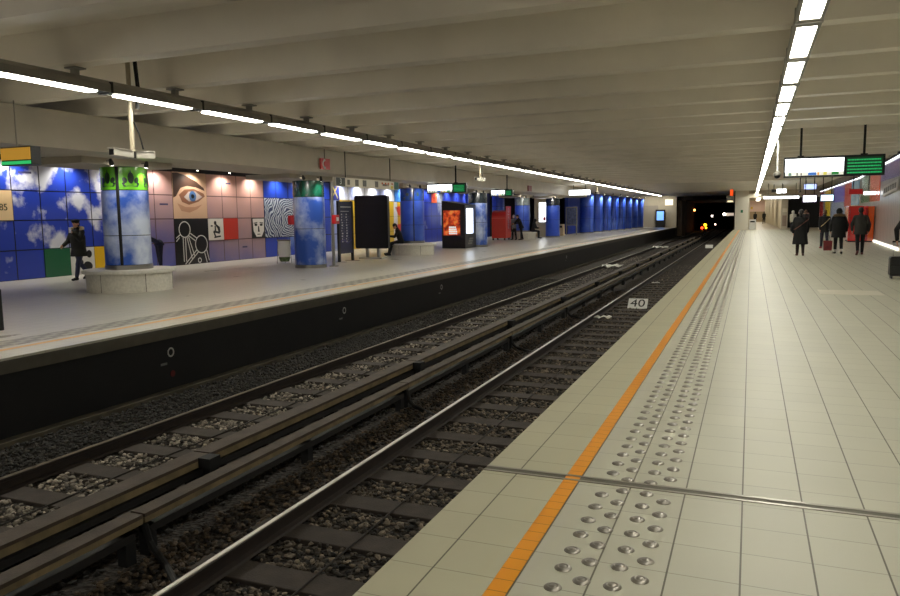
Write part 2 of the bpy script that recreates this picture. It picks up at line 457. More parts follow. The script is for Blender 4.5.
sl = obj('railway_sleeper', b, M_sleep, local=True, bevel=.008)
tag(sl, 'brown timber sleeper under the far track', 'sleeper', 'sleepers of the far track')
for k in range(118):
    y = 3.4+.765*k
    if y > 92: break
    o = sl if k == 0 else sl.copy()
    if k: COL.objects.link(o)
    o.location = (-6.05, y, -1.046)
for k in range(118):
    y = 1.4+.745*k
    if y > 85: break
    o = sl.copy(); COL.objects.link(o); o.location = (-2.95, y, -1.046)
    o['label'] = 'dark timber sleeper under the track beside the near platform'; o['group'] = 'sleepers of the near track'
for X, lab in ((-6.03, 'thin black cable lying along the middle of the far track'), (-2.92, 'thin black cable lying along the middle of the near track')):
    b = MB(); b.tube([(X+.015*math.sin(k*1.7), 1.5+k*1.5, -1.036) for k in range(60)], .008, 6)
    tag(obj('track_cable', b, mat('cable_brown', (40,33,28), .7), smooth=True), lab, 'cable')
# third rail covers: boards of 5 m end to end
def cover(X0, X1, joints, fz, label, group, clamp):
    first = None
    w = X1-X0
    for i in range(len(joints)-1):
        y0, y1 = joints[i]+.012, joints[i+1]-.012
        t = thing('third_rail_cover', label, 'third rail cover', ((X0+X1)/2, (y0+y1)/2, -1.08), group)
        b = MB(); b.box(X0, X1, y0, y1, -.735, -.705); obj('top_board', b, M_wood, t)
        b = MB(); b.box(X1-.03, X1, y0, y1, -.705-fz, -.7355); b2 = obj('side_board', b, M_woodl, t)
        b = MB(); b.box(X0+.03, X1-.035, y0+.05, y1-.05, -.90, -.84); obj('power_rail', b, mat('power_rail_dark', (26,23,21), .7), t)
        for yy in (y0+.10, (y0+y1)/2, y1-.10):
            b = MB(); b.box(X0+.02, X1-.04, yy-.05, yy+.05, -1.086, -.84); b.box(X0, X0+.03, yy-.07, yy+.07, -.84, -.7355)
            obj('bracket', b, M_blackm, t)
        if clamp:
            b = MB(); b.box(X1+.001, X1+.14, y1-.16, y1+.0, -.80, -.70); b.box(X1+.02, X1+.10, y1-.12, y1-.04, -1.086, -.80); obj('joint_clamp', b, M_blackm, t)
j1 = [.75+4.97*k for k in range(19)]; j2 = [-.6+4.9*k for k in range(20)]
cover(-5.14, -4.93, j1, .092, 'brown wooden third-rail cover board on the left of the central pair', 'third-rail covers of the far track', True)
cover(-4.54, -4.39, j2, .075, 'brown wooden third-rail cover board on the right of the central pair', 'third-rail covers of the near track', False)
for Y in (4.33, 9.2, 14.1, 19.0):
    b = MB(); b.tube([(-4.42,Y,-.80),(-4.40,Y+.02,-.95),(-4.30,Y+.0,-1.03),(-4.1,Y-.12,-1.05),(-3.85,Y-.3,-1.06)], .03, 8)
    tag(obj('power_cable', b, M_blackm, smooth=True), {4.33: 'thick black cable dropping from the right cover board closest to the camera', 9.2: 'thick black cable dropping from the right cover board, second from the camera', 14.1: 'thick black cable at the third board joint along the right cover', 19.0: 'thick black cable at the fourth board joint along the right cover'}[Y], 'cable')

# ballast
def stone_variants():
    t = (1+5**.5)/2
    ico = np.array([(-1,t,0),(1,t,0),(-1,-t,0),(1,-t,0),(0,-1,t),(0,1,t),(0,-1,-t),(0,1,-t),(t,0,-1),(t,0,1),(-t,0,-1),(-t,0,1)], float)/1.9
    F = np.array([(0,11,5),(0,5,1),(0,1,7),(0,7,10),(0,10,11),(1,5,9),(5,11,4),(11,10,2),(10,7,6),(7,1,8),(3,9,4),(3,4,2),(3,2,6),(3,6,8),(3,8,9),(4,9,5),(2,4,11),(6,2,10),(8,6,7),(9,8,1)])
    return ico, F
ICO, ICF = stone_variants()
rng = np.random.default_rng(3)
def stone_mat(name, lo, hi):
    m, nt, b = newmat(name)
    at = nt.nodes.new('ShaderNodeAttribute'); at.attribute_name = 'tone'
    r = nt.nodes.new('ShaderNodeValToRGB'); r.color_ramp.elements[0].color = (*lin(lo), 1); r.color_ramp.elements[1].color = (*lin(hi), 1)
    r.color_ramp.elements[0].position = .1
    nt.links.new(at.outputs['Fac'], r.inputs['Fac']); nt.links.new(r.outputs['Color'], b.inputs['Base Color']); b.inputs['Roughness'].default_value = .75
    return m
def ballast(x0, x1, zones, m, label, z=-1.075, size=(.016,.031), avoid=None):
    P = []
    for (y0, y1, dens) in zones:
        n = int((x1-x0)*(y1-y0)*dens)
        q = np.stack([rng.uniform(x0, x1, n), rng.uniform(y0, y1, n)], 1); P.append(q)
    P = np.concatenate(P)
    if avoid: P = P[~avoid(P)]
    n = len(P)
    s = rng.uniform(size[0], size[1], n)
    V = ICO[None]*(1+rng.uniform(-.28, .28, (n, 12, 1)))
    sc = np.stack([rng.uniform(.8,1.35,n), rng.uniform(.7,1.2,n), rng.uniform(.5,.85,n)], 1)*s[:, None]
    V = V*sc[:, None]
    a = rng.uniform(0, 2*PI, n); ca, sa = np.cos(a), np.sin(a)
    tl = rng.uniform(-.5, .5, n); ct, st = np.cos(tl), np.sin(tl)
    x, y, zz = V[..., 0], V[..., 1], V[..., 2]
    y, zz = y*ct[:, None]-zz*st[:, None], y*st[:, None]+zz*ct[:, None]
    x, y = x*ca[:, None]-y*sa[:, None], x*sa[:, None]+y*ca[:, None]
    V = np.stack([x+P[:, 0:1], y+P[:, 1:2], zz+z+rng.uniform(-.012,.022,(n,1))], -1).reshape(-1, 3)
    F = (ICF[None]+np.arange(n)[:, None, None]*12).reshape(-1, 3)
    me = bpy.data.meshes.new('ballast_stones')
    me.vertices.add(len(V)); me.vertices.foreach_set('co', V.ravel().astype(np.float32))
    me.loops.add(F.size); me.loops.foreach_set('vertex_index', F.ravel().astype(np.int32))
    me.polygons.add(len(F)); me.polygons.foreach_set('loop_start', (np.arange(len(F))*3).astype(np.int32))
    me.polygons.foreach_set('loop_total', np.full(len(F), 3, np.int32))
    me.update(calc_edges=True)
    at = me.attributes.new('tone', 'FLOAT', 'POINT')
    at.data.foreach_set('value', np.repeat(rng.beta(1.6, 2.6, n), 12).astype(np.float32))
    me.shade_flat() if hasattr(me, 'shade_flat') else None
    o = link_mesh('ballast_stones', me, m); o['kind'] = 'stuff'; tag(o, label, 'ballast')
def av(y0, p):
    return lambda P: np.abs(((P[:, 1]-y0)/p+.5) % 1-.5)*p < .145
Zn = [(3.2,14,430),(14,26,240),(26,48,90)]
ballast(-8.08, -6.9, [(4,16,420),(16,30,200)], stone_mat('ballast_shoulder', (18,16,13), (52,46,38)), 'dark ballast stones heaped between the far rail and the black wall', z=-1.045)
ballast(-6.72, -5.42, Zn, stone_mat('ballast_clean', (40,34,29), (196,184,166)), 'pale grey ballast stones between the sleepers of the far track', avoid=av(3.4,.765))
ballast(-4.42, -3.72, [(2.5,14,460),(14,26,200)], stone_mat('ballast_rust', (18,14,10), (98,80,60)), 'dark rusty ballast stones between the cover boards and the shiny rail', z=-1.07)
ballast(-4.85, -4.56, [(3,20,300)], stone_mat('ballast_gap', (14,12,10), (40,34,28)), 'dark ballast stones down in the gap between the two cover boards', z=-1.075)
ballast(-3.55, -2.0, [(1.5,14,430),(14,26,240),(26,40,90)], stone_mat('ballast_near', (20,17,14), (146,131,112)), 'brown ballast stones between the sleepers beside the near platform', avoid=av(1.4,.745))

# marker plates and litter on the tracks
def marker(X, Y, label, txt=None):
    t = thing('speed_marker', label, 'marker plate', (X, Y, -1.05))
    b = MB(); R = Matrix.Translation((X, Y, -.93)) @ Matrix.Rotation(math.radians(38), 4, 'X')
    b.box(-.27,.27,-.20,.20,-.008,.0); place(b, R); obj('plate', b, M_white, t)
    b = MB(); b.box(X-.03, X+.03, Y+.10, Y+.14, -1.05, -.86); obj('post', b, M_dsteel, t)
    if txt:
        b = text_mb(txt, .42); place(b, R @ Matrix.Translation((0,0,.003))); obj('number', b, M_blackm, t)
marker(-2.92, 21.4, 'white plate with black number 40 on the near track', '40')
marker(-2.9, 60., 'small blank white plate far along the near track')
def litter(X, Y, s, label, m, z=-1.02):
    b = MB(); n = 7; r = random.Random(int(Y*10))
    vs = []
    for i in range(n):
        for j in range(5):
            vs.append((X+(i/6-.5)*s*1.6, Y+(j/4-.5)*s, z+r.uniform(0, .3)*s))
    fs = [(i*5+j, i*5+j+1, (i+1)*5+j+1, (i+1)*5+j) for i in range(n-1) for j in range(4)]
    b.add(vs, fs); o = obj('litter_paper', b, m, smooth=True)
    so = o.modifiers.new('thick', 'SOLIDIFY'); so.thickness = .004
    tag(o, label, 'litter')
M_paper = mat('litter_white', (225,224,216), .6)
litter(-3.42, 18.7, .26, 'crumpled white wrapper lying against the shiny rail', M_paper)
litter(-6.3, 37.0, .62, 'crumpled white paper sheet on the far track, nearest of two', M_paper)
litter(-6.3, 58., .7, 'white paper scrap on the far track beyond the larger sheet', M_paper)
litter(-3.3, 29., .18, 'tiny white scrap between rail and number plate beyond', M_paper)

# signs on the black wall
for Y, lab in ((8.83,'nearest small white ring mark on the black wall under the platform'),(14.13,'second small white ring mark along the black wall'),(19.7,'third small white ring mark along the black wall'),(35.5,'far pale plate on the black wall under the platform')):
    t = thing('wall_mark', lab, 'wall sign', (-8.265, Y, -.6))
    b = MB()
    n = 20
    vs = []
    for r in (.075, .05):
        for k in range(n): vs.append((-8.262, Y+r*math.cos(2*PI*k/n)*.95, -.42+r*math.sin(2*PI*k/n)))
    vs += [(-8.27, v[1], v[2]) for v in vs]
    fs = [(k,(k+1)%n,n+(k+1)%n,n+k) for k in range(n)]+[(2*n+k,3*n+k,3*n+(k+1)%n,2*n+(k+1)%n) for k in range(n)]
    b.add(vs, fs); obj('ring', b, mat('ring_white', (190,190,185), .6), t)
    b = MB(); b.box(-8.27,-8.262,Y-.22,Y-.09,-.60,-.565); obj('small_caption', b, mat('caption_grey', (120,120,118), .6), t)
    if Y < 10:
        b = MB(); b.cyl((0,0), .05, 0, .008, 16); place(b, Matrix.Translation((-8.27, Y+.02, -.76)) @ Matrix.Rotation(PI/2, 4, 'Y')); obj('red_spot', b, mat('dull_red', (96,16,16), .6), t)

# ================================================================== CEILING LIGHT ROWS
def light_proto(X, label, group, zl, L0, w=.24):
    y0 = RIB0+RIBP*0+.80-RIBP
    t = thing('ceiling_light', label, 'ceiling light', (X, y0, 3.4), group)
    b = MB()
    L = RIBP
    h = w/2
    b.prism([(X-h,3.425),(X-h,3.50),(X-h*.55,3.56),(X+h*.55,3.56),(X+h,3.50),(X+h,3.425)], 'y', y0-.22, y0-.22+L)
    b.box(X-h, X-h+.03, y0-.22, y0-.22+L, 3.395, 3.4251); b.box(X+h-.03, X+h, y0-.22, y0-.22+L, 3.395, 3.4251)
    obj('housing', b, M_grey, t)
    b = MB(); b.box(X-h+.034, X+h-.034, y0, y0+L0, zl, 3.424); obj('diffuser', b, M_tube, t)
    b = MB(); b.box(X-h+.03, X+h-.03, y0-RIBP+L0+.004, y0-.004, 3.398, 3.424); b.box(X-h-.006, X+h+.006, y0-.22, y0-.18, 3.385, 3.54); obj('end_cover', b, M_dsteel if X < -2 else M_grey, t)
    hy = y0-.80+.10
    b = MB(); b.box(X-.045, X+.045, hy-.035, hy+.035, 3.561, 3.64); b.box(X-.10, X+.10, hy-.08, hy+.10, 3.64, 3.659); obj('hanger', b, M_grey, t)
    return t
NF = 44
for X, lab, grp, zl, L0 in ((.46, 'fluorescent ceiling light in the row above the near platform', 'ceiling lights over the near platform', 3.408, 1.55),
                    (-8.45, 'fluorescent ceiling light in the row above the far platform edge', 'ceiling lights along the far platform edge', 3.378, 1.44)):
    p = light_proto(X, lab, grp, zl, L0)
    base = p.location.copy()
    for k in range(-4, NF-4):
        loc = (X, base.y+RIBP*(k+1), 3.4)
        if loc[1] > (76 if X > 0 else 77): break
        if k == -4: p.location = loc
        else: dup(p, loc)

# strip light along the top of the right wall
t = thing('strip_light', 'thin white light line along the top of the coloured right wall', 'strip light', (wx(50)-.06, 50, 3.5))
lf = lambda y: -.005*(y-20) if y < 54 else -.17-.016*(y-54)
b = MB(); wall_strip(b, .08, .04, 3.855, 3.885, [20,54,74.5], lf); obj('tube', b, mat('tube_strip', (240,240,240), .4, emit=(245,250,255), es=3.), t)
b = MB(); wall_strip(b, .16, .001, 3.9, 3.96, [20,54,74.5], lf); obj('housing', b, M_blackm, t)

for ya, yb, lab in ((33.6, 43.3, 'added white glowing strip at the foot of the right wall before the red cabin'), (45.4, 60, 'added white glowing strip at the foot of the right wall beyond the red cabin')):  # added glowing strips, make the bright band along the wall foot
    b = MB(); wall_strip(b, .10, .051, .03, .13, [ya, 54, yb] if ya < 54 < yb else [ya, yb])
    tag(obj('added_foot_glow', b, mat('foot_glow_white', (245,245,245), .4, emit=(255,250,240), es=1.2)), lab, 'strip light')

# coloured glass panels on the right wall
PAN = [ # y0,y1,z0,z1,rgb,label
 (34.0,41.8,3.0,3.70,(70,66,150),'violet-blue glass panel at the top of the right wall, nearest'),
 (42.0,46.8,2.1,3.66,(226,96,52),'orange glass panel on the right wall above the red cabin'),
 (46.9,52.4,2.1,3.62,(92,132,92),'green glass panel on the right wall left of the orange one'),
 (54.1,57.2,2.0,3.56,(130,168,190),'pale blue glass panel on the right wall left of the green one'),
 (57.3,60.2,1.9,3.52,(196,48,60),'crimson glass panel on the right wall left of the pale blue one'),
 (60.3,65.8,2.3,3.46,(112,110,206),'lilac glass panel high on the right wall'),
 (60.3,67.0,.2,2.28,(132,146,168),'tall grey-blue glass panel reaching the floor on the right wall'),
 (68.0,70.9,.2,3.34,(214,186,40),'tall yellow glass panel on the far right wall'),
 (71.0,72.4,.2,3.3,(130,122,126),'tall grey glass panel beside the yellow one'),
 (72.5,74.6,.2,3.3,(156,44,40),'tall dark red glass panel at the far end of the right wall'),
]
for i, (y0,y1,z0,z1,c,lab) in enumerate(PAN):
    m = mat('glass_%d' % i, c, .15, coat=.3, var=.15, vscale=3, emit=c, es=.16)      # backlit glass
    b = MB(); wall_strip(b, .03, .005, z0, z1, [y0, y1])
    tag(obj('glass_panel', b, m), lab, 'glass panel')
t = thing('wall_sign', 'grey sign panel with dark capitals on the right wall by the frame edge', 'sign', (wx(37), 37, 2.4))
b = MB(); wall_strip(b, .1, .01, 2.43, 2.88, [34.6, 39.7], lambda y: -.035*(y-34.6)); obj('board', b, mat('sign_greywhite', (206,204,198), .5), t)
b = MB()
for k in range(6): wall_strip(b, .115, .101, 2.55, 2.76, [35.0+k*.75, 35.0+k*.75+.45], lambda y: -.035*(y-34.6))
obj('lettering', b, mat('sign_grey', (110,108,104), .5), t)
t = thing('lit_sign', 'long lit white sign hanging above the red cabin', 'sign', (5.6, 43.2, 2.4))
b = MB(); b.box(5.30, 5.84, 43.1, 43.2, 2.42, 2.58); obj('light_face', b, M_lit, t)
b = MB(); b.box(5.28, 5.86, 43.201, 43.26, 2.40, 2.60); b.box(5.5,5.54,43.21,43.25,2.60,4.08); obj('case', b, M_dsteel, t)
t = thing('signal_box', 'small red lit box hanging left of the white sign over the cabin', 'sign', (4.9, 43.2, 2.45))
b = MB(); b.box(4.62, 5.24, 43.1, 43.25, 2.46, 2.72); obj('case', b, mat('redbox', (214,40,40), .4, emit=(220,40,40), es=.03), t)
b = MB(); b.box(4.8,4.84,43.16,43.2,2.72,3.66); obj('rod', b, M_blackm, t)
# red cabin
t = thing('ticket_cabin', 'glossy red and orange cabin against the right wall behind the grey jacket', 'cabin', (5.1, 44.2, 0))
b = MB(); b.box(4.70, 5.60, 43.6, 45.2, .06, 1.86); obj('red_shell', b, mat('cabin_red', (210,40,32), .18, coat=.5), t, bevel=.03)
b = MB(); b.box(5.601, 5.88, 43.62, 45.1, .06, 1.84); obj('orange_panel', b, mat('cabin_orange', (236,98,30), .2, coat=.5), t)
b = MB(); b.box(4.74, 5.86, 43.68, 45.05, 0, .059); obj('plinth', b, M_blackm, t)
b = MB(); b.box(5.52, 5.58, 43.565, 43.599, .2, 1.68); b.box(4.74, 4.78, 43.565, 43.599, .2, 1.68); obj('trim', b, mat('cabin_trim', (170,30,28), .3), t)

# hanging information displays
def display(X0, X1, Y, z0, z1, split, label, group=None, rods=True, deep=.22, ru=(.24, .72)):
    t = thing('information_display', label, 'information display', ((X0+X1)/2, Y, z0), group)
    b = MB(); b.box(X0, X1, Y, Y+deep, z0, z1); obj('case', b, M_black, t, bevel=.008)
    W = X1-X0; xs = X0+W*split
    b = MB(); b.box(X0+.03, xs-.03, Y-.012, Y-.001, z0+.125*1, z1-.05); obj('white_panel', b, M_lit, t)
    b = MB(); b.box(X0+.03, xs-.03, Y-.011, Y-.001, z0+.04, z0+.119); strip = obj('map_strip', b, mat('map_strip', (215,215,205), .4, emit=(215,215,200), es=.7), t)
    cols = [((60,110,190),.40,.14),((40,130,60),.80,.12),((210,200,90),.66,.06),((90,120,110),.06,.05),((230,150,60),.56,.03),((60,60,60),.20,.02),((60,60,60),.27,.02)]
    for c, u, w in cols:
        b = MB(); b.box(X0+.03+(xs-X0-.06)*u, X0+.03+(xs-X0-.06)*min(1,u+w), Y-.014, Y-.0115, z0+.045, z0+.114)
        obj('map_block', b, mat('mb_%d_%d' % c[:2], c, .4, emit=c, es=.5), strip)
    b = MB(); b.box(xs+.03, X1-.05, Y-.010, Y-.001, z0+.04, z1-.05); led = obj('led_screen', b, M_greend, t)
    rr = random.Random(5); n = 5; hh = (z1-z0-.12)/n
    for k in range(n):
        z = z0+.06+hh*k; x = xs+.05; b = MB()
        while x < X1-.09:
            w = rr.uniform(.02, .06); b.box(x, min(x+w, X1-.07), Y-.014, Y-.0105, z, z+hh*.45); x += w+.008
        obj('led_line', b, M_green, led)
    if rods:
        for u in ru:
            b = MB(); b.box(X0+W*u-.025, X0+W*u+.025, Y+.08, Y+.13, z1, (2.969 if X0+W*u < -11.85 else 3.659)); b.box(X0+W*u-.07, X0+W*u+.07, Y+.04, Y+.17, z1-.001, z1+.03)
            obj('rod', b, M_blackm, t)
    return t
display(.73, 2.93, 20.44, 2.45, 2.95, .615, 'large hanging information display with white panel and green text lines', ru=(.17, .80))
display(-12.32, -10.62, 28.0, 2.56, 2.95, .66, 'hanging display with white panel and green screen behind the third column on the far platform')
display(-12.3, -11.15, 36.0, 2.60, 2.94, .66, 'hanging lit display beyond the red kiosk on the far platform')
# distant hanging items, right platform
def litbox(name, label, X0, X1, Y, z0, z1, m, frame=None, top=3.64):
    t = thing(name, label, 'sign', ((X0+X1)/2, Y, z0))
    b = MB(); b.box(X0, X1, Y, Y+.16, z0, z1); obj('case', b, frame or M_dsteel, t)
    b = MB(); b.box(X0+.05, X1-.05, Y-.01, Y-.001, z0+.05, z1-.05); obj('light_face', b, m, t)
    for u in (.2, .8):
        x = X0+(X1-X0)*u; b = MB(); b.box(x-.02, x+.02, Y+.06, Y+.10, z1, top); obj('rod', b, M_blackm, t)
    return t
litbox('lit_sign', 'hanging white lit sign with purple frame over the walking group', 2.86, 3.66, 49.9, 2.15, 2.62, M_lit, mat('purple', (70,36,90), .4), 3.66)
litbox('lit_sign', 'hanging pale blue lit sign right of the purple-framed one', 3.85, 4.62, 50.3, 2.2, 2.64, mat('lit_cyan', (210,235,250), .4, emit=(190,228,255), es=2.2), None, 3.66)
litbox('lit_sign', 'dim blue hanging panel above the purple-framed sign', 3.1, 3.9, 53.5, 3.0, 3.42, M_litdim, M_grey)
t = thing('crosswise_light', 'long white tube light hung crosswise near the platform end', 'ceiling light', (1.7, 58, 2.7))
b = MB(); b.box(.80, 3.1, 57.9, 58.1, 2.56, 2.72); obj('diffuser', b, M_lit, t)
b = MB(); b.box(.78, 3.12, 57.88, 58.12, 2.721, 2.78)
for x in (1.1, 2.0, 2.9): b.box(x-.02, x+.02, 57.97, 58.03, 2.78, 3.64)
obj('housing', b, M_grey, t)
t = thing('exit_sign', 'small white lit box hanging above the crosswise tube light', 'sign', (2.0, 60, 3.0))
b = MB(); b.box(1.7, 2.35, 60, 60.15, 3.0, 3.3); obj('light_face', b, M_lit, t)
b = MB(); b.box(1.35, 1.69, 60, 60.15, 3.05, 3.28); obj('dark_face', b, M_black, t)
for xx, zz in ((1.5, 3.28), (2.1, 3.30)):
    b = MB(); b.box(xx, xx+.04, 60.05, 60.1, zz, 3.64); obj('rod', b, M_blackm, t)

# surveillance cameras
def dome(X, Y, ztop, zb, label, m):
    t = thing('dome_camera', label, 'security camera', (X, Y, zb))
    b = MB(); b.tube([(X,Y,ztop),(X,Y,zb+.10)], .025, 10); obj('pole', b, m, t, smooth=True)
    b = MB(); b.lathe([(0,.12),(.05,.12),(.09,.06),(.09,.02),(0,.02)], (X,Y,zb), 18); obj('housing', b, M_grey, t, smooth=True)
    b = MB(); b.ball((X,Y,zb+.01), (.075,.075,.07)); obj('dome', b, M_black, t, smooth=True)
dome(.585, 20.6, 3.659, 2.50, 'dome camera on a pale pole left of the large display', M_white)
dome(2.5, 46., 3.66, 2.72, 'black dome camera hanging beyond the large display', M_blackm)
def cctv(X, Y, zt, zb, label, s=1.):
    t = thing('security_camera', label, 'security camera', (X, Y, zb))
    b = MB(); b.tube([(X,Y,zt),(X,Y,zb)], .034, 10); b.cyl((X,Y), .09, zt-.02, zt, 14); obj('pole', b, mat('pole_beige', (176,164,140), .4), t, smooth=True)
    b = MB(); b.tube([(X+.035,Y+.02,zb+.45),(X+.03,Y+.12,zb+.28),(X+.02,Y+.2,zb+.05)], .013, 6); obj('cable', b, M_blackm, t, smooth=True)
    for (d, yw) in ((-1, 0), (1, 0)):
        c = Matrix.Translation((X, Y+d*.22*s, zb-.04)) @ Matrix.Rotation(math.radians(2*d), 4, 'X')
        b = MB(); b.box(-.055,.055,-.19*s,.19*s,-.05,.05); b.box(-.065,.065,-.21*s,.17*s,.05,.062); place(b, c); hs = obj('housing', b, mat('camera_shell', (196,190,178), .35), t, bevel=.008)
        b = MB(); b.box(-.045,.045,d*.19*s-.004,d*.19*s+.004,-.042,.042); place(b, c); obj('lens_window', b, M_black, t)
    b = MB(); b.box(X-.03,X+.03,Y-.05,Y+.05,zb-.10,zb); obj('bracket', b, M_dsteel, t)
cctv(-8.80, 8.84, 4.07, 2.66, 'pair of surveillance cameras on a pole before the green-topped column')
cctv(-8.80, 24.6, 4.07, 2.92, 'pair of surveillance cameras on a pole before the fourth column')
cctv(-8.80, 45.87, 4.07, 2.98, 'pair of surveillance cameras on a pole far along, before the blue columns')
b = MB(); b.tube([(-8.72,8.9,4.07),(-8.70,8.92,3.6),(-8.72,8.9,3.3)], .03, 8)
tag(obj('conduit', b, M_blackm, smooth=True), 'black conduit stub beside the nearest camera pole', 'conduit')

# ================================================================== COLUMNS AND BENCHES
CR = .51
def cpatch(cx, cy, r, poly_list, th=.006):
    """polygons in (arc length, z) wrapped on the column face; arc 0 faces the near platform side towards the camera"""
    b = MB()
    a_c = math.atan2(0-cy, 0-cx)
    for poly in poly_list:
        n = len(poly); cu = sum(p[0] for p in poly)/n; cz = sum(p[1] for p in poly)/n
        vs = []
        for rr in (r+th, r-.001):
            for u, z in poly+[(cu, cz)]:
                a = a_c+u/r; vs.append((cx+rr*math.cos(a), cy+rr*math.sin(a), z))
        m = n+1; fs = []
        for k in range(n):
            k2 = (k+1) % n
            fs += [(k, k2, n), (m+k2, m+k, m+n), (k, m+k, m+k2, k2)]
        b.add(vs, fs)
    return b
def ell(cx, cz, a, b_, n=16, rot=0):
    out = []
    for k in range(n):
        t = 2*PI*k/n; x, y = a*math.cos(t), b_*math.sin(t)
        out.append((cx+x*math.cos(rot)-y*math.sin(rot), cz+x*math.sin(rot)+y*math.cos(rot)))
    return out
M_colsky = art_mat('column_sky', 'cloud', (44,84,176), (196,206,226), period=100, oy=50, pz=100, scale=1.1, thresh=.44, soft=.22)
M_colblue= art_mat('column_blue', 'cloud', (40,72,178), (92,122,206), period=100, oy=50, pz=100, scale=.9, thresh=.42, soft=.4)
M_bandg = mat('band_green', (96,170,40), .25, coat=.3, var=.15, vscale=5)
M_bandd = mat('band_dark_green', (14,70,52), .25, coat=.3, var=.5, vscale=4)
M_bandb = mat('band_blue', (28,62,140), .25, coat=.3, var=.3, vscale=5)
M_bandk = mat('band_black', (22,30,34), .25, coat=.3, var=.5, vscale=5)
M_motif = mat('motif_black', (18,42,22), .4)
M_slit  = mat('slit_black', (8,8,10), .6)
def column(x, y, band, label, cat='column', base0=0., motif=None, cladding=None, r=CR, slits=(-.12,), seam=1.28, z2=2.31, zt=2.829, group=None, gap=.03):
    t = thing('column', label, cat, (x, y, 0), group)
    cl = cladding or M_colsky
    b = MB(); b.lathe([(0,base0+.0),(r-.03,base0),(r-.03,zt),(0,zt)], (x,y,0), 40); obj('core', b, M_slit, t, smooth=True)
    b = MB(); b.lathe([(r-.02,base0),(r+.012,base0),(r+.012,base0+.10),(r-.02,base0+.10)], (x,y,0), 40, closed=True); obj('base_ring', b, M_steel, t, smooth=True)
    a_c = math.atan2(-y, -x)
    angs = sorted(a_c+s_/r for s_ in slits)
    segs = [(angs[i]+gap, (angs[i+1] if i+1 < len(angs) else angs[0]+2*PI)-gap) for i in range(len(angs))]
    for nm, za, zb_, m in (('lower_panel', base0+.11, seam-.008, cl), ('upper_panel', seam+.008, z2-.01, cl), ('top_band', z2+.01, zt, band)):
        for a0, a1 in segs:
            b = MB(); b.lathe([(r-.02,za),(r,za),(r,zb_),(r-.02,zb_)], (x,y,0), 40, a0, a1, closed=True); obj(nm, b, m, t, smooth=True)
    if motif: obj('motif', cpatch(x, y, r, motif), M_motif, t)
    return t
def bench(x, y, label, ro=.94, h=.5):
    t = thing('ring_bench', label, 'bench', (x, y, 0))
    b = MB(); b.lathe([(CR+.03,.0),(ro,.0),(ro,h-.08),(CR+.03,h-.08)], (x,y,0), 56, closed=True)
    obj('base', b, mat('bench_stone', (206,202,190), .7, var=.12, vscale=18), t, smooth=True)
    b = MB(); b.lathe([(CR+.03,h-.0799),(ro+.07,h-.0799),(ro+.085,h-.06),(ro+.085,h-.02),(ro+.07,h),(CR+.03,h)], (x,y,0), 56, closed=True)
    obj('seat_slab', b, mat('bench_top', (220,216,206), .5, var=.08, vscale=18), t, smooth=True)
    b = MB()
    for k in range(6):
        a = math.atan2(-y,-x)+.35+k*PI/3; c = (x+(ro+.001)*math.cos(a), y+(ro+.001)*math.sin(a))
        b.tube([(c[0],c[1],.01),(c[0],c[1],h-.085)], .006, 5)
    obj('joint_line', b, mat('joint_dark', (84,80,72), .8), t)
def fleur(u, z):
    return [ell(u, z+.03, .07, .13), ell(u-.13, z-.02, .05, .07, rot=.4), ell(u+.13, z-.02, .05, .07, rot=-.4), [(u-.18,z-.13),(u+.18,z-.13),(u+.15,z-.17),(u-.15,z-.17)], ell(u-.16, z-.10, .03, .03), ell(u+.16, z-.10, .03, .03), [(u-.02,z+.14),(u+.02,z+.14),(u,z+.22)]]
column(COLXS[0], COLY[0], M_bandg, 'sky-blue round column with green top band and black plant motif', motif=fleur(.14,2.55)+fleur(-.38,2.55)+fleur(.66,2.55), slits=(-.155,), base0=.5, gap=.075)
bench(COLXS[0], COLY[0], 'round stone bench ringing the green-topped column')
column(COLXS[1], COLY[1], M_bandd, 'sky-blue round column with dark green leaf band beside the red call point',
       motif=[[(-.3,2.34),(-.25,2.34),(.05,2.8),(0,2.8)],[(-.12,2.34),(-.05,2.34),(.3,2.78),(.25,2.8)],[(.1,2.34),(.16,2.34),(.5,2.7),(.48,2.76)],ell(-.25,2.6,.05,.2)], slits=(-.52,.50))
column(COLXS[2], COLY[2], M_bandb, 'blue round column with blue eye-patterned band and a stone bench', motif=[ell(-.2,2.57,.07,.07),ell(.26,2.57,.05,.09),[(-.42,2.34),(-.34,2.34),(-.3,2.44),(-.4,2.46)],[(-.08,2.34),(.0,2.34),(-.02,2.46),(-.1,2.44)]], slits=(.06,), base0=.5, gap=.05, cladding=M_colblue)
bench(COLXS[2], COLY[2], 'round stone bench with the seated person, around the third column', ro=.92)
column(COLXS[3], COLY[3], M_bandk, 'sky-blue round column with black band behind the black advertising kiosk', slits=(-.2,.3))
column(COLXS[4], COLY[4], mat('band_grey', (120,130,130), .3, var=.4, vscale=5), 'blue round column with grey patterned band behind the standing pair', slits=(.1,), base0=.5, cladding=M_colblue)
bench(COLXS[4], COLY[4], 'round stone bench behind the red kiosk', ro=.93)
column(COLXS[5], COLY[5], M_bandk, 'blue round column with black band beyond the lit poster pillar', slits=(-.4,), cladding=M_colblue)
for i in range(2):
    column(-17.2, (46.5, 52.)[i], M_colblue, ('slim blue column behind the red kiosk','slim blue column deeper in the far hall')[i], cladding=M_colblue, r=.45, zt=3.65)
for i in range(8):
    u = i/7
    x = -13.4+1.05*u; y = 65.2+24.6*u
    nm = ['first','second','third','fourth','fifth','sixth','seventh','eighth'][i]
    column(x, y, M_colblue, 'plain blue column, %s from the left in the far blue row' % nm, cladding=M_colblue, zt=3.4, z2=2.31, seam=1.28, slits=(.3,), group='far blue columns', r=.60)

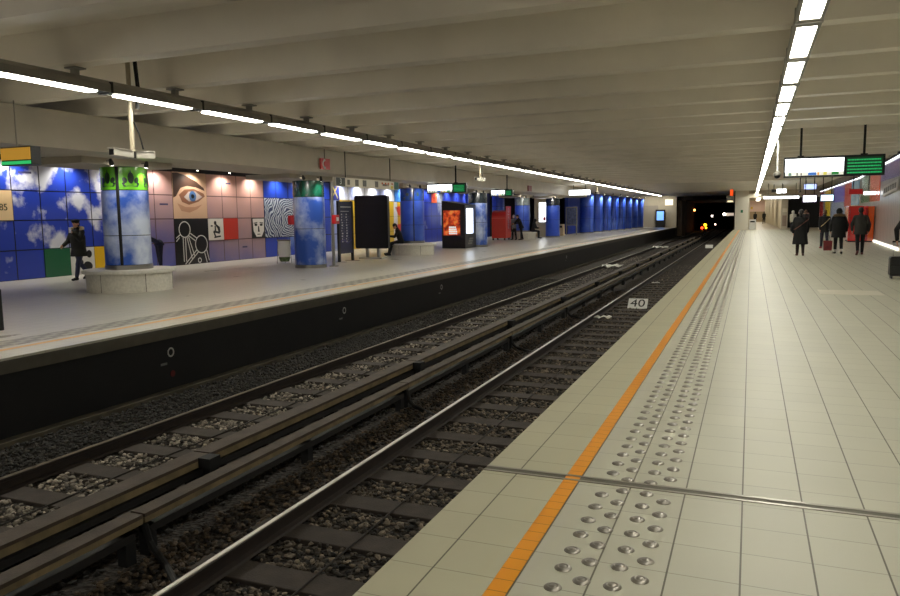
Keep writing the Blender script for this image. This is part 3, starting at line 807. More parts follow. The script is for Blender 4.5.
# spotlights: small lamps with a real spot each
M_bulb = mat('bulb', (255,250,240), .4, emit=(255,246,230), es=14.)
def spot(name, label, group, p, target, energy, angle=70, col=(1,.95,.86), mount=None):
    t = thing(name, label, 'spotlight', p, group)
    d = (Vector(target)-Vector(p)).normalized()
    P = Vector(p)
    b = MB(); b.tube([P-d*.10, P-d*.02, P+d*.03], [.03,.05,.055], 10); hd = obj('lamp_head', b, M_dsteel, t, smooth=True)
    b = MB(); b.tube([P+d*.0301, P+d*.04], .045, 10); obj('lens', b, M_bulb, hd, smooth=True)
    if mount is not None:
        b = MB(); b.tube([P-d*.06, Vector(mount)], .014, 6); obj('arm', b, M_dsteel, t)
    l = bpy.data.lights.new('spot_beam', 'SPOT'); l.energy = energy; l.spot_size = math.radians(angle); l.spot_blend = .8; l.color = col; l.shadow_soft_size = .05
    o = bpy.data.objects.new('spot_beam', l); COL.objects.link(o); o.parent = t
    o.location = d*.07; o.rotation_euler = d.to_track_quat('-Z', 'Y').to_euler()
    return t
for i, y in enumerate(COLY):
    nm = ['first','second','third','fourth','fifth','sixth'][i]
    for s_ in (-.5, .6):
        p = (COLXS[i]+.74, y*.955+s_*.9, 2.85)
        spot('spotlight', 'small spotlight above the %s column from the left, %s of two' % (nm, 'left' if s_ < 0 else 'right'), 'column spotlights', p, (COLXS[i]+.42, y+s_*.6-.25, 2.2), 42, 75, mount=(COLXS[i]+.605, y*.955+s_*.9, 2.90))
WASH_Y = [14.6+1.77*k for k in range(-1, 22)]
for k, y in enumerate(WASH_Y):
    spot('wall_washer', 'tiny white spotlight in the row above the picture wall', 'picture wall spotlights', (-18.58, y, 3.43), (-19.0, y, 1.7), 86 if y < 29 else 95, 140, mount=(-18.58, y, 3.659))
for i in range(8):
    u = i/7
    x = -13.4+1.05*u; y = 65.2+24.6*u
    spot('downlight', 'small spotlight above a far blue column', 'far column spotlights', (x+.85, y-.4, 3.5), (x+.4, y-.15, 2.2), 160, 80, mount=(x+.85, y-.4, 3.659))

for x, lab in ((-11.6,'left'),(-9.6,'right')):  # two extra spots added to brighten the end wall
    spot('downlight', 'added small %s spotlight brightening the far end wall' % lab, None, (x, 89.5, 3.45), (x, 92, 1.6), 130, 120, mount=(x, 89.5, 3.639))

# ================================================================== MURAL WALL (enamel picture tiles)
WXF = -19.03
def ty(i): return 14.61+.885*i
def rz(j): return .835*j
def mural_sheet(name, label, i0, i1, j0, j1, m, cat='picture tiles', d=.03):
    b = MB(); b.box(WXF, WXF+d, ty(i0)+.005, ty(i1)-.005, rz(j0)+.005, rz(j1)-.005)
    return tag(obj(name, b, m), label, cat)
M_sky = art_mat('mural_sky', 'cloud', (36,60,164), (206,208,218), scale=.85, thresh=.5, lift=.075)
M_dusk = art_mat('mural_dusk', 'dusk', (80,88,160), (158,132,142), (198,154,142), seam=(84,60,60))
M_blue2 = art_mat('mural_blue', 'cloud', (34,66,182), (112,146,222), scale=.5, thresh=.6)
M_lilac = art_mat('mural_lilac', 'cloud', (150,165,220), (224,228,240), scale=.6, thresh=.42)
M_grey2 = art_mat('mural_greyblue', 'cloud', (130,140,170), (176,178,190), scale=.6, thresh=.5)
M_deep = art_mat('mural_deep', 'cloud', (38,58,168), (176,186,206), scale=.6, thresh=.6)
M_yel = mat('tile_yellow', (216,182,24), .3)
D2 = .045
mural_sheet('sky_mural', 'blue enamel wall picture with white clouds behind the walking woman', -8, 5, 0, 4, M_sky)
mural_sheet('dusk_mural', 'pink and violet enamel wall picture around the large eye', 5, 13, 0, 4, M_dusk)
mural_sheet('blue_mural', 'plain blue enamel wall picture around the fingerprint', 13, 19, 0, 4, M_blue2)
mural_sheet('lilac_mural', 'white and lilac enamel wall picture above the yellow tiles', 19, 29, 0, 4, M_lilac)
mural_sheet('deep_blue_mural', 'deep blue enamel wall picture with pale shapes beyond the third column', 29, 46, 0, 4, M_deep)
def tile(name, label, i0, i1, j0, j1, rgb, cat='picture tile', rough=.3):
    m = mat('tile_%d_%d_%d' % rgb, rgb, rough)
    t = thing(name, label, cat, (WXF+.03, (ty(i0)+ty(i1))/2, rz(j0)))
    b = MB(); b.box(WXF+.0301, WXF+D2, ty(i0)+.008, ty(i1)-.008, rz(j0)+.008, rz(j1)-.008); obj('plate', b, m, t)
    return t
def flat(t, name, polys, rgb, x=D2):
    """thin enamel shapes; polys in (y, z)"""
    b = MB()
    for p in polys: b.prism(p, 'x', WXF+x, WXF+x+.003)
    return obj(name, b, mat('ink_%d_%d_%d' % rgb, rgb, .35), t)
t = tile('number_tile', 'beige wall tile with number 85 at the left edge of the photo', -1, 0, 2, 3, (214,184,140))
b = text_mb('85', .26); place(b, face_px((WXF+D2+.002, ty(-1)+.60, rz(2)+.36))); obj('number', b, M_motif, t)
tile('green_tile', 'plain green wall tile left of the walking woman', 1, 2, 0, 1, (22,92,58))
t = tile('cow_tile', 'white wall tile with black blotches behind the walking woman', 2, 3, 0, 1, (206,204,200))
flat(t, 'blotch', [ell(ty(2)+.3,.35,.16,.11,12,.4), ell(ty(2)+.68,.62,.10,.12), ell(ty(2)+.62,.26,.17,.13,12,-.3), ell(ty(2)+.15,.68,.08,.09)], (20,20,20))
tile('yellow_tile', 'yellow wall tile left of the green-topped column', 3, 4, 0, 1, (222,178,24))
# big eye
t = tile('eye_tiles', 'large photographic eye on four wall tiles', 7, 9, 2, 4, (206,170,140))
y0, z0 = ty(7), rz(2)
def Y(u): return y0+u
flat(t, 'brow', [[(Y(.02),z0+1.62),(Y(.25),z0+1.64),(Y(.7),z0+1.55),(Y(1.2),z0+1.36),(Y(1.62),z0+1.12),(Y(1.66),z0+1.02),(Y(1.2),z0+1.14),(Y(.75),z0+1.18),(Y(.4),z0+1.1),(Y(.15),z0+.8),(Y(.02),z0+.75)]], (72,52,42))
flat(t, 'lid_shade', [[(Y(.3),z0+.85),(Y(.6),z0+1.05),(Y(1.1),z0+1.08),(Y(1.6),z0+.92),(Y(1.66),z0+.82),(Y(1.3),z0+.62),(Y(.8),z0+.5),(Y(.45),z0+.6)]], (134,90,68))
flat(t, 'eye_white', [[(Y(.55),z0+.78),(Y(.8),z0+.98),(Y(1.15),z0+.99),(Y(1.52),z0+.80),(Y(1.2),z0+.66),(Y(.8),z0+.62)]], (184,170,164), D2+.003)
flat(t, 'iris', [ell(Y(1.0),z0+.81,.19,.19,20)], (70,104,150), D2+.006)
flat(t, 'pupil', [ell(Y(1.0),z0+.81,.08,.08,16)], (12,12,16), D2+.009)
flat(t, 'bag_shade', [[(Y(.2),z0+.55),(Y(.6),z0+.42),(Y(1.1),z0+.42),(Y(1.5),z0+.52),(Y(1.2),z0+.34),(Y(.8),z0+.22),(Y(.4),z0+.28)]], (180,136,108), D2+.003)
# line drawing of spheres
t = tile('sphere_drawing', 'black tiles with white outline drawing of joined spheres', 7, 9, 0, 2, (14,14,16))
y0, z0 = ty(7), 0.
def ringp(cy, cz, r, w=.035, n=26):
    out = []
    for k in range(n):
        a0, a1 = 2*PI*k/n, 2*PI*(k+1)/n
        out.append([(cy+r*math.cos(a0),cz+r*math.sin(a0)),(cy+r*math.cos(a1),cz+r*math.sin(a1)),(cy+(r-w)*math.cos(a1),cz+(r-w)*math.sin(a1)),(cy+(r-w)*math.cos(a0),cz+(r-w)*math.sin(a0))])
    return out
def seg(a, b_, w=.035):
    d = Vector((b_[0]-a[0], b_[1]-a[1])).normalized(); n = Vector((-d.y, d.x))*w/2
    return [(a[0]+n.x,a[1]+n.y),(b_[0]+n.x,b_[1]+n.y),(b_[0]-n.x,b_[1]-n.y),(a[0]-n.x,a[1]-n.y)]
P = ringp(Y(.50),1.28,.30)+ringp(Y(1.35),.72,.34)+ringp(Y(1.22),.13,.10,n=14)
for a, c in (((.70,1.05),(1.02,.86)),((.78,1.14),(1.12,.95)),((.40,.99),(.40,.12)),((.52,.98),(.52,.12)),((.60,1.0),(.82,.2)),((.68,1.02),(.96,.3)),((.05,.98),(.26,1.1)),((.05,.86),(.22,1.0)),((.45,.02),(1.08,.52)),((.62,.02),(1.16,.44)),((1.5,.4),(1.62,.02)),((1.62,.5),(1.74,.10))):
    P.append(seg((Y(a[0]),a[1]), (Y(c[0]),c[1])))
flat(t, 'outline', P, (214,214,210))
t = tile('figure_tile', 'white wall tile with black crouching figure drawing', 9, 10, 1, 2, (222,218,208))
y0, z0 = ty(9), rz(1)
flat(t, 'figure', [ell(Y(.40),z0+.66,.07,.08), [(Y(.46),z0+.62),(Y(.66),z0+.5),(Y(.68),z0+.3),(Y(.58),z0+.3),(Y(.52),z0+.46),(Y(.42),z0+.56)], [(Y(.36),z0+.56),(Y(.42),z0+.56),(Y(.44),z0+.36),(Y(.36),z0+.36)], [(Y(.3),z0+.38),(Y(.66),z0+.32),(Y(.64),z0+.24),(Y(.3),z0+.3)], [(Y(.26),z0+.34),(Y(.33),z0+.34),(Y(.44),z0+.14),(Y(.36),z0+.12)], [(Y(.3),z0+.08),(Y(.7),z0+.12),(Y(.68),z0+.18),(Y(.34),z0+.15)], ell(Y(.2),z0+.55,.06,.03)], (16,16,16))
tile('red_tile', 'plain red wall tile right of the crouching figure', 10, 11, 1, 2, (196,48,26))
t = tile('face_tile', 'wall tile with black and white face drawing', 12, 13, 1, 2, (30,28,28))
y0, z0 = ty(12), rz(1)
flat(t, 'face', [[(Y(.06),z0+.8),(Y(.82),z0+.8),(Y(.8),z0+.3),(Y(.62),z0+.06),(Y(.28),z0+.06),(Y(.1),z0+.3)]], (226,222,214))
flat(t, 'features', [ell(Y(.26),z0+.55,.10,.05), ell(Y(.62),z0+.55,.10,.05), [(Y(.4),z0+.5),(Y(.46),z0+.5),(Y(.5),z0+.26),(Y(.38),z0+.26)], ell(Y(.44),z0+.16,.13,.018), [(Y(.12),z0+.64),(Y(.36),z0+.66),(Y(.36),z0+.62),(Y(.12),z0+.60)], [(Y(.52),z0+.66),(Y(.76),z0+.64),(Y(.76),z0+.60),(Y(.52),z0+.62)]], (20,20,20), D2+.003)
# fingerprint
t = tile('fingerprint_tiles', 'large fingerprint pattern on blue wall tiles', 13, 16, 1, 3, (30,52,110))
fm, nt, bs = newmat('fingerprint')
g = nt.nodes.new('ShaderNodeNewGeometry'); s3 = nt.nodes.new('ShaderNodeSeparateXYZ'); nt.links.new(g.outputs['Position'], s3.inputs[0])
dy = math_node(nt, 'MULTIPLY', math_node(nt, 'SUBTRACT', s3.outputs[1], ty(13)+1.75), .8); dz = math_node(nt, 'SUBTRACT', s3.outputs[2], rz(1)+.75)
nz = nt.nodes.new('ShaderNodeTexNoise'); nz.inputs['Scale'].default_value = 1.6; nt.links.new(g.outputs['Position'], nz.inputs['Vector'])
dist = math_node(nt, 'SQRT', math_node(nt, 'ADD', math_node(nt, 'POWER', dy, 2.), math_node(nt, 'POWER', dz, 2.)))
dist = math_node(nt, 'MULTIPLY_ADD', nz.outputs['Fac'], .55, dist)
sn = math_node(nt, 'SINE', math_node(nt, 'MULTIPLY', dist, 62.))
nt.links.new(mixcol(nt, math_node(nt, 'GREATER_THAN', sn, .05), lin((26,44,92)), lin((196,206,214))), bs.inputs['Base Color']); bs.inputs['Roughness'].default_value = .3
b = MB(); b.box(WXF+D2, WXF+D2+.004, ty(13)+.01, ty(16)-.01, rz(1)+.01, rz(3)-.01); obj('print', b, fm, t)
t = tile('cross_tile', 'dark blue wall tile with yellow crossed strokes right of the second column', 19, 20, 3, 4, (40,50,130))
y0, z0 = ty(19), rz(3)
flat(t, 'stroke', [seg((Y(.2),z0+.1),(Y(.75),z0+.72),.07), seg((Y(.72),z0+.08),(Y(.25),z0+.7),.07), seg((Y(.25),z0+.7),(Y(.1),z0+.5),.05)], (222,200,70))
t = tile('yellow_tiles', 'large yellow wall tile area behind the black screen back', 20, 29, 0, 3, (214,178,22))
flat(t, 'tile_seam', [[(ty(i)-.01,.02),(ty(i)+.01,.02),(ty(i)+.01,2.48),(ty(i)-.01,2.48)] for i in range(21, 29)]+[[(ty(20)+.02,rz(j)-.01),(ty(29)-.02,rz(j)-.01),(ty(29)-.02,rz(j)+.01),(ty(20)+.02,rz(j)+.01)] for j in (1,2)], (120,100,20))
flat(t, 'dark_stroke', [seg((ty(20)+.2,2.4),(ty(20)+.7,1.9),.12)], (30,28,26))
flat(t, 'white_patch', [[(ty(27)-.2,.02),(ty(27)+.35,.02),(ty(27)+.3,2.48),(ty(27)-.15,2.48)],[(ty(28)+.25,.02),(ty(29)-.02,.02),(ty(29)-.02,2.48),(ty(28)+.4,2.48)]], (214,214,220))
flat(t, 'red_patch', [[(ty(27),2.2),(ty(28)+.3,2.3),(ty(28)+.2,1.8),(ty(27)+.5,1.7)],[(ty(27)+.1,1.2),(ty(28)+.1,1.25),(ty(28),.75),(ty(27)+.1,.7)]], (206,48,36))
t = tile('sky_figure_tile', 'bright blue wall tile above the red patch near the third column', 27, 28, 3, 4, (60,132,226))
t = tile('orange_tile', 'orange square wall tile on the deep blue wall', 33, 34, 3, 4, (226,96,52))
flat(t, 'dark_mark', [ell(ty(33)+.44,rz(3)+.42,.2,.2), [(ty(33)+.3,rz(3)+.1),(ty(33)+.58,rz(3)+.1),(ty(33)+.5,rz(3)+.3),(ty(33)+.36,rz(3)+.3)]], (190,50,30))
for (i, j, wd) in ((0,3,.42),(6,2,.4),(10,3,.3),(9,3,.0),(11,0,.3)):
    if wd:
        b = MB(); yy = ty(i)+.24
        b.box(WXF+.03, WXF+.033, yy, yy+wd, rz(j)+.48, rz(j)+.54)
        tag(obj('caption', b, mat('caption_ink', (60,58,96), .5)), {(0,3):'small dark caption on the blue sky tile at upper left',(6,2):'small dark caption on the pink tile left of the eye',(10,3):'small dark caption on the peach tile right of the eye',(11,0):'small dark caption on a low pink tile below the red tile'}[(i,j)], 'caption')

# ================================================================== LEFT PLATFORM OBJECTS
# partly visible yellow lit sign at the left edge
t = thing('hanging_sign', 'yellow lit sign with green stripe at the left photo edge', 'sign', (-11.6, 9.1, 2.6))
b = MB(); b.box(-11.88, -11.16, 9.0, 9.18, 2.57, 2.88); obj('case', b, M_dsteel, t)
b = MB(); b.box(-11.87, -11.18, 8.985, 8.999, 2.66, 2.86); obj('yellow_face', b, mat('sign_yellow', (200,150,60), .4, emit=(214,160,60), es=.32), t)
b = MB(); b.box(-11.87, -11.18, 8.985, 8.999, 2.585, 2.64); obj('green_stripe', b, mat('sign_green', (50,180,100), .4, emit=(60,210,120), es=.45), t)
b = MB(); b.tube([(-11.6,9.09,2.88),(-11.6,9.09,3.659)], .012, 6); obj('rod', b, M_grey, t)
# black post at the left edge
b = MB(); b.box(-10.46, -10.36, 7.62, 7.68, 0, .62)
tag(obj('black_post', b, M_black, bevel=.01), 'short black post cut by the left photo edge', 'post')
# waste bag stand
t = thing('waste_bag_stand', 'white waste bag on a metal ring stand left of the second column', 'bin', (-15.7, 22.7, 0))
X, Yy = -15.7, 22.7
b = MB(); b.lathe([(.24,.82),(.255,.84),(.24,.86),(.225,.84)], (X,Yy,0), 20, closed=True)
for a in (0, 2.1, 4.2): b.tube([(X+.24*math.cos(a),Yy+.24*math.sin(a),.84),(X+.30*math.cos(a),Yy+.30*math.sin(a),0)], .012, 6)
obj('frame', b, M_steel, t)
b = MB(); b.lathe([(0,.05),(.15,.06),(.20,.2),(.225,.5),(.235,.83),(.20,.83)], (X,Yy,0), 20); obj('bag', b, mat('bag_white', (240,240,238), .5, bump=.6, bscale=9), t, smooth=True)
b = MB(); b.lathe([(0,.055),(.157,.07),(.204,.2),(.207,.24)], (X,Yy,0), 20); obj('rubbish', b, mat('bag_rubbish', (90,110,70), .7, var=.6, vscale=12), t, smooth=True)
# call points
t = thing('call_point', 'red call box on a steel post right of the second column', 'call point', (-12.95, 21.55, 0))
X, Yy = -12.95, 21.55
b = MB(); b.tube([(X,Yy,0.02),(X,Yy,2.82)], .05, 12); obj('post', b, M_steel, t, smooth=True)
b = MB(); b.cyl((X,Yy), .16, 0, .03, 18); obj('foot', b, M_steel, t)
b = MB(); b.box(X+.05,X+.20,Yy-.14,Yy+.12,1.42,1.72); obj('red_box', b, M_red, t, bevel=.02)
b = MB(); b.box(X+.2,X+.205,Yy-.08,Yy+.06,1.52,1.64); obj('label_plate', b, M_white, t)
b = MB(); b.box(-14.02,-13.86,20.52,20.68,1.42,1.72)
tag(obj('alarm_box', b, M_red, bevel=.02), 'small red box on the left side of the second column', 'alarm box')
# hanging red telephone sign
t = thing('telephone_sign', 'red square sign with white telephone handset hanging on the girder', 'sign', (-11.83, 19.35, 3.06))
b = MB(); b.box(-11.86,-11.82,19.10,19.62,3.06,3.38); obj('board', b, M_red, t)
b = MB()
cy, cz = 19.33, 3.22
P = []
for k in range(8):
    a0, a1 = math.radians(100+20*k), math.radians(100+20*(k+1))
    P.append([(cy+.13*math.cos(a0),cz+.13*math.sin(a0)),(cy+.13*math.cos(a1),cz+.13*math.sin(a1)),(cy+.08*math.cos(a1),cz+.08*math.sin(a1)),(cy+.08*math.cos(a0),cz+.08*math.sin(a0))])
P += [ell(cy-.02,cz+.11,.05,.035), ell(cy-.02,cz-.11,.05,.035)]
for p in P: b.prism(p, 'x', -11.82, -11.815)
obj('handset', b, M_white, t)
b = MB(); b.tube([(-11.84,19.35,3.38),(-11.84,19.35,3.659)], .01, 6); obj('rod', b, M_blackm, t)
b = MB(); b.box(-11.899,-11.84,41.3,42.0,3.0,3.32)
tag(obj('red_sign', b, mat('dull_red_sign', (126,30,26), .4)), 'dull red square sign far along the girder', 'sign')
# direction sign with pictograms
t = thing('direction_sign', 'long grey hanging direction sign with pictograms and platform number', 'sign', (-11.75, 21.9, 2.58))
b = MB(); b.box(-11.80,-11.70,19.72,24.08,2.58,2.86); obj('board', b, mat('sign_board', (216,210,194), .5), t)
b = MB(); b.box(-11.70,-11.695,19.74,20.28,2.59,2.85); obj('dark_panel', b, mat('sign_dark', (52,56,56), .5), t)
b = text_mb('3', .25); place(b, face_px((-11.692, 20.01, 2.72))); obj('number', b, M_white, t)
M_pict = mat('pictogram_grey', (92,88,80), .5)
for (u, w, h) in ((1.25,.16,.16),(1.75,.22,.2),(2.25,.24,.2),(3.1,.22,.2),(3.65,.32,.07),(4.02,.08,.07)):
    b = MB(); b.box(-11.70,-11.695,19.17+u,19.17+u+w,2.72-h/2,2.72+h/2); obj('pictogram', b, M_pict, t)
for u in (3.3, 3.55, 3.75, 4.05):
    b = MB(); b.box(-11.70,-11.694,19.55+u-.1,19.55+u,2.74,2.80); obj('red_pictogram', b, mat('pict_red', (190,90,40), .5), t)
b = MB(); b.box(-11.70,-11.693,23.45,23.6,2.61,2.70); obj('yellow_block', b, mat('pict_yellow', (210,190,40), .5), t)
b = MB(); b.box(-11.70,-11.693,23.71,24.06,2.59,2.85); obj('green_block', b, mat('pict_green', (30,84,74), .5), t)
for yy in (20.4, 23.5):
    b = MB(); b.tube([(-11.75,yy,2.86),(-11.75,yy,3.659)], .015, 6); obj('rod', b, M_blackm, t)
# map board
t = thing('map_board', 'tall dark blue information board on two black legs beside the black screen', 'information board', (-14, 24.2, 0))
b = MB(); b.box(-14.04,-13.98,23.78,24.66,.30,2.22); obj('panel', b, mat('map_navy', (32,36,74), .35, var=.3, vscale=6), t)
for yy in (23.72, 24.70):
    b = MB(); b.box(-14.05,-13.97,yy-.05,yy+.05,0,2.24); b.box(-14.3,-13.72,yy-.05,yy+.05,0,.012); obj('leg', b, M_black, t)
b = MB(); b.box(-13.98,-13.976,23.84,24.6,2.0,2.04); b.box(-13.98,-13.976,23.84,24.45,1.85,1.87)
rr = random.Random(3)
for k in range(22):
    yy = 23.86+.33*(k % 2)+rr.uniform(0,.05); zz = 1.72-.1*(k//2)
    b.box(-13.98,-13.976,yy,yy+rr.uniform(.04,.10),zz,zz+.05)
obj('white_print', b, mat('map_print', (200,200,206), .5), t)
b = MB()
for k in range(30):
    yy = 23.95+.3*(k % 2)+rr.uniform(0,.08); zz = 1.72-.07*(k//2)
    b.box(-13.98,-13.977,yy,yy+rr.uniform(.08,.16),zz,zz+.012)
obj('small_print', b, mat('map_print2', (120,122,150), .5), t)
b = MB(); b.tube([(-13.979,23.8+.1*k,.75+.07*math.sin(k*.9)) for k in range(9)], .01, 5); obj('map_line', b, mat('map_line', (90,80,150), .5), t)
# black digital totem (back)
t = thing('screen_totem', 'large black rounded screen back on a pale twin-leg stand', 'screen', (-13.85, 26, 0))
def rrect(x0,x1,z0,z1,r,n=5):
    out = []
    for cx, cz, a in ((x1-r,z1-r,0),(x0+r,z1-r,90),(x0+r,z0+r,180),(x1-r,z0+r,270)):
        for k in range(n+1):
            t_ = math.radians(a+90*k/n); out.append((cx+r*math.cos(t_), cz+r*math.sin(t_)))
    return out
b = MB(); b.prism(rrect(-14.58,-13.12,.40,2.48,.09), 'y', 25.95, 26.13); obj('screen_shell', b, mat('totem_black', (10,10,11), .35), t)
b = MB(); b.prism(rrect(-14.54,-13.16,.44,2.44,.07), 'y', 26.131, 26.14); obj('screen_face', b, mat('totem_glass', (14,14,18), .1), t)
for x in (-14.1, -13.6):
    b = MB(); b.box(x-.05,x+.05,26.0,26.1,.05,.41); obj('leg', b, mat('stand_grey', (170,170,164), .4, metal=.5), t)
b = MB(); b.box(-14.35,-13.35,25.8,26.3,0,.05); obj('foot_plate', b, mat('stand_grey', (170,170,164), .4), t)
# advertising kiosk
t = thing('advertising_kiosk', 'black wedge-topped kiosk with orange poster and lit white panel', 'advertising kiosk', (-13.9, 35.9, 0))
x0, x1, y0, y1 = -14.62, -13.35, 35.0, 36.6
b = MB(); b.add([(x0,y0,0),(x1,y0,0),(x1,y1,0),(x0,y1,0),(x0,y0,2.42),(x1,y0,2.2),(x1,y1,2.2),(x0,y1,2.42)], [(0,3,2,1),(4,5,6,7),(0,1,5,4),(1,2,6,5),(2,3,7,6),(3,0,4,7)]); obj('shell', b, mat('kiosk_black', (16,16,18), .3), t, bevel=.02)
pm, nt, bs = newmat('poster_orange')
g = nt.nodes.new('ShaderNodeNewGeometry'); s3 = nt.nodes.new('ShaderNodeSeparateXYZ'); nt.links.new(g.outputs['Position'], s3.inputs[0])
nz = nt.nodes.new('ShaderNodeTexNoise'); nz.inputs['Scale'].default_value = 4.; nz.inputs['Detail'].default_value = 5; nt.links.new(g.outputs['Position'], nz.inputs['Vector'])
rp = nt.nodes.new('ShaderNodeValToRGB'); e = rp.color_ramp.elements
e[0].position = .36; e[0].color = (*lin((86,22,12)), 1); e[1].position = .66; e[1].color = (*lin((238,150,70)), 1); k_ = e.new(.5); k_.color = (*lin((206,66,26)), 1)
nt.links.new(nz.outputs['Fac'], rp.inputs['Fac']); nt.links.new(rp.outputs['Color'], bs.inputs['Base Color']); nt.links.new(rp.outputs['Color'], bs.inputs['Emission Color']); bs.inputs['Emission Strength'].default_value = .42
b = MB(); b.box(x0+.10,x1-.26,y0-.012,y0-.001,.66,1.92); po = obj('poster', b, pm, t)
b = MB(); rr = random.Random(2)
for k in range(4):
    z = .72+k*.105; x = x0+.40
    while x < x0+.78:
        w = rr.uniform(.05,.1); b.box(x,x+w,y0-.016,y0-.0125,z,z+.08); x += w+.012
obj('poster_lettering', b, mat('poster_white', (235,230,225), .5, emit=(235,230,225), es=.6), po)
b = MB(); b.box(x1+.001,x1+.012,35.2,36.15,.75,2.02); obj('lit_panel', b, mat('kiosk_lit', (235,240,250), .4, emit=(215,230,255), es=2.6), t)
b = MB(); b.box(x1+.001,x1+.010,36.18,36.5,.75,2.02); obj('dark_panel', b, mat('kiosk_navy', (40,40,70), .3), t)
b = MB(); rr = random.Random(4)
for k in range(3): b.box(x1+.001,x1+.010,35.4+.1*k,36.0+.08*k,.20+.12*k,.28+.12*k)
obj('side_lettering', b, mat('kiosk_print', (130,128,120), .5), t)
# red kiosk
t = thing('photo_booth', 'red booth with curved top and white vertical lettering on its side', 'booth', (-15.5, 47.8, 0))
prof = [(47.0,.14),(48.15,.14),(48.15,1.98),(47.35,1.98),(47.12,1.86),(47.0,1.6)]
b = MB(); b.prism(prof, 'x', -16.02, -15.05); obj('shell', b, mat('booth_red', (204,26,22), .3, coat=.4), t, bevel=.02)
b = MB(); b.box(-16.02,-15.05,46.985,46.999,1.45,1.48); obj('front_seam', b, mat('seam_pink', (224,90,80), .4), t)
b = MB(); b.box(-15.049,-15.03,47.05,48.12,.16,2.25); obj('side_panel', b, mat('booth_salmon', (226,92,82), .35), t)
b = text_mb('PHOTO', .40); place(b, Matrix(((0,0,1,-15.025),(0,-1,0,47.6),(1,0,0,1.45),(0,0,0,1)))); place(b, Matrix.Identity(4)); obj('lettering', b, M_white, t)
for xx in (-15.95, -15.15):
    for yy in (47.1, 48.05):
        b = MB(); b.box(xx-.05,xx+.05,yy-.05,yy+.05,0,.139); obj('leg', b, M_black, t)
# beige pillar with lit poster
b = MB(); b.box(-15.2,-13.9,54.6,56.,0,3.66)
struct('wall_pillar_far', b, mat('pillar_beige', (196,182,148), .6))
litp = thing('lit_poster', 'tall glowing white poster on the beige pillar', 'poster', (-14.2, 54.5, 1.1))
b = MB(); b.box(-14.85,-14.1,54.52,54.59,1.08,2.62); obj('frame', b, M_grey, litp)
b = MB(); b.box(-14.80,-14.15,54.505,54.519,1.13,2.57); obj('light_face', b, M_lit, litp)
b = MB(); b.box(-14.5,-14.3,54.50,54.504,1.2,1.5); obj('red_print', b, mat('print_red', (200,50,40), .5), litp)
# map cases
for (x, y, lab) in ((-13.6,60.2,'grey framed map case on legs left of the far blue columns'),):
    t = thing('map_case', lab, 'map case', (x, y, 0))
    b = MB(); b.box(x-.5,x+.45,y,y+.1,.75,2.28); obj('frame', b, M_grey, t)
    b = MB(); b.box(x-.42,x+.37,y-.012,y-.001,.83,2.2); obj('poster', b, mat('case_blue', (90,100,140), .4, var=.5, vscale=6), t)
    for xx in (x-.44, x+.39):
        b = MB(); b.box(xx-.04,xx+.04,y+.02,y+.08,0,.75); obj('leg', b, M_grey, t)
t = thing('waste_bin', 'pale square bin before the dark hall on the far platform', 'bin', (-14.0, 58., 0))
b = MB(); b.box(-14.3,-13.7,57.7,58.2,0,.9); obj('body', b, mat('bin_beige', (196,176,150), .6), t, bevel=.03)
b = MB(); b.box(-14.2,-13.8,57.685,57.699,.62,.78); obj('opening', b, M_black, t)
t = thing('hanging_lamp', 'wide glowing white lamp hanging before the far blue columns', 'lamp', (-10.8, 50, 3.0))
b = MB(); b.box(-11.5,-10.1,50,50.3,2.95,3.28); obj('light_box', b, M_lit, t, bevel=.04)
for xx in (-11.2, -10.4):
    b = MB(); b.tube([(xx,50.15,3.28),(xx,50.15,3.639)], .02, 6); obj('rod', b, M_blackm, t)
# end wall bits
b = MB(); b.box(-12.1,-10.3,91.9,91.99,0,2.6)
tag(obj('service_door', b, mat('door_grey', (150,142,126), .5)), 'grey service door in the far end wall', 'door')
t = thing('end_screen', 'blue lit screen in a dark frame at the far platform end', 'screen', (-9.8, 91.5, 0))
b = MB(); b.box(-10.55,-9.45,91.4,91.6,0,2.1); obj('frame', b, M_blackm, t)
b = MB(); b.box(-10.4,-9.6,91.38,91.399,.85,1.9); obj('screen', b, mat('scr_blue', (120,170,240), .4, emit=(110,165,255), es=.9), t)
b = MB(); b.box(-9.5,-8.6,91.8,91.9,2.6,3.3)
tag(obj('lit_sign', b, mat('dimlit', (230,220,200), .4, emit=(235,225,200), es=.8)), 'small pale lit sign at the end of the far platform lights', 'sign')

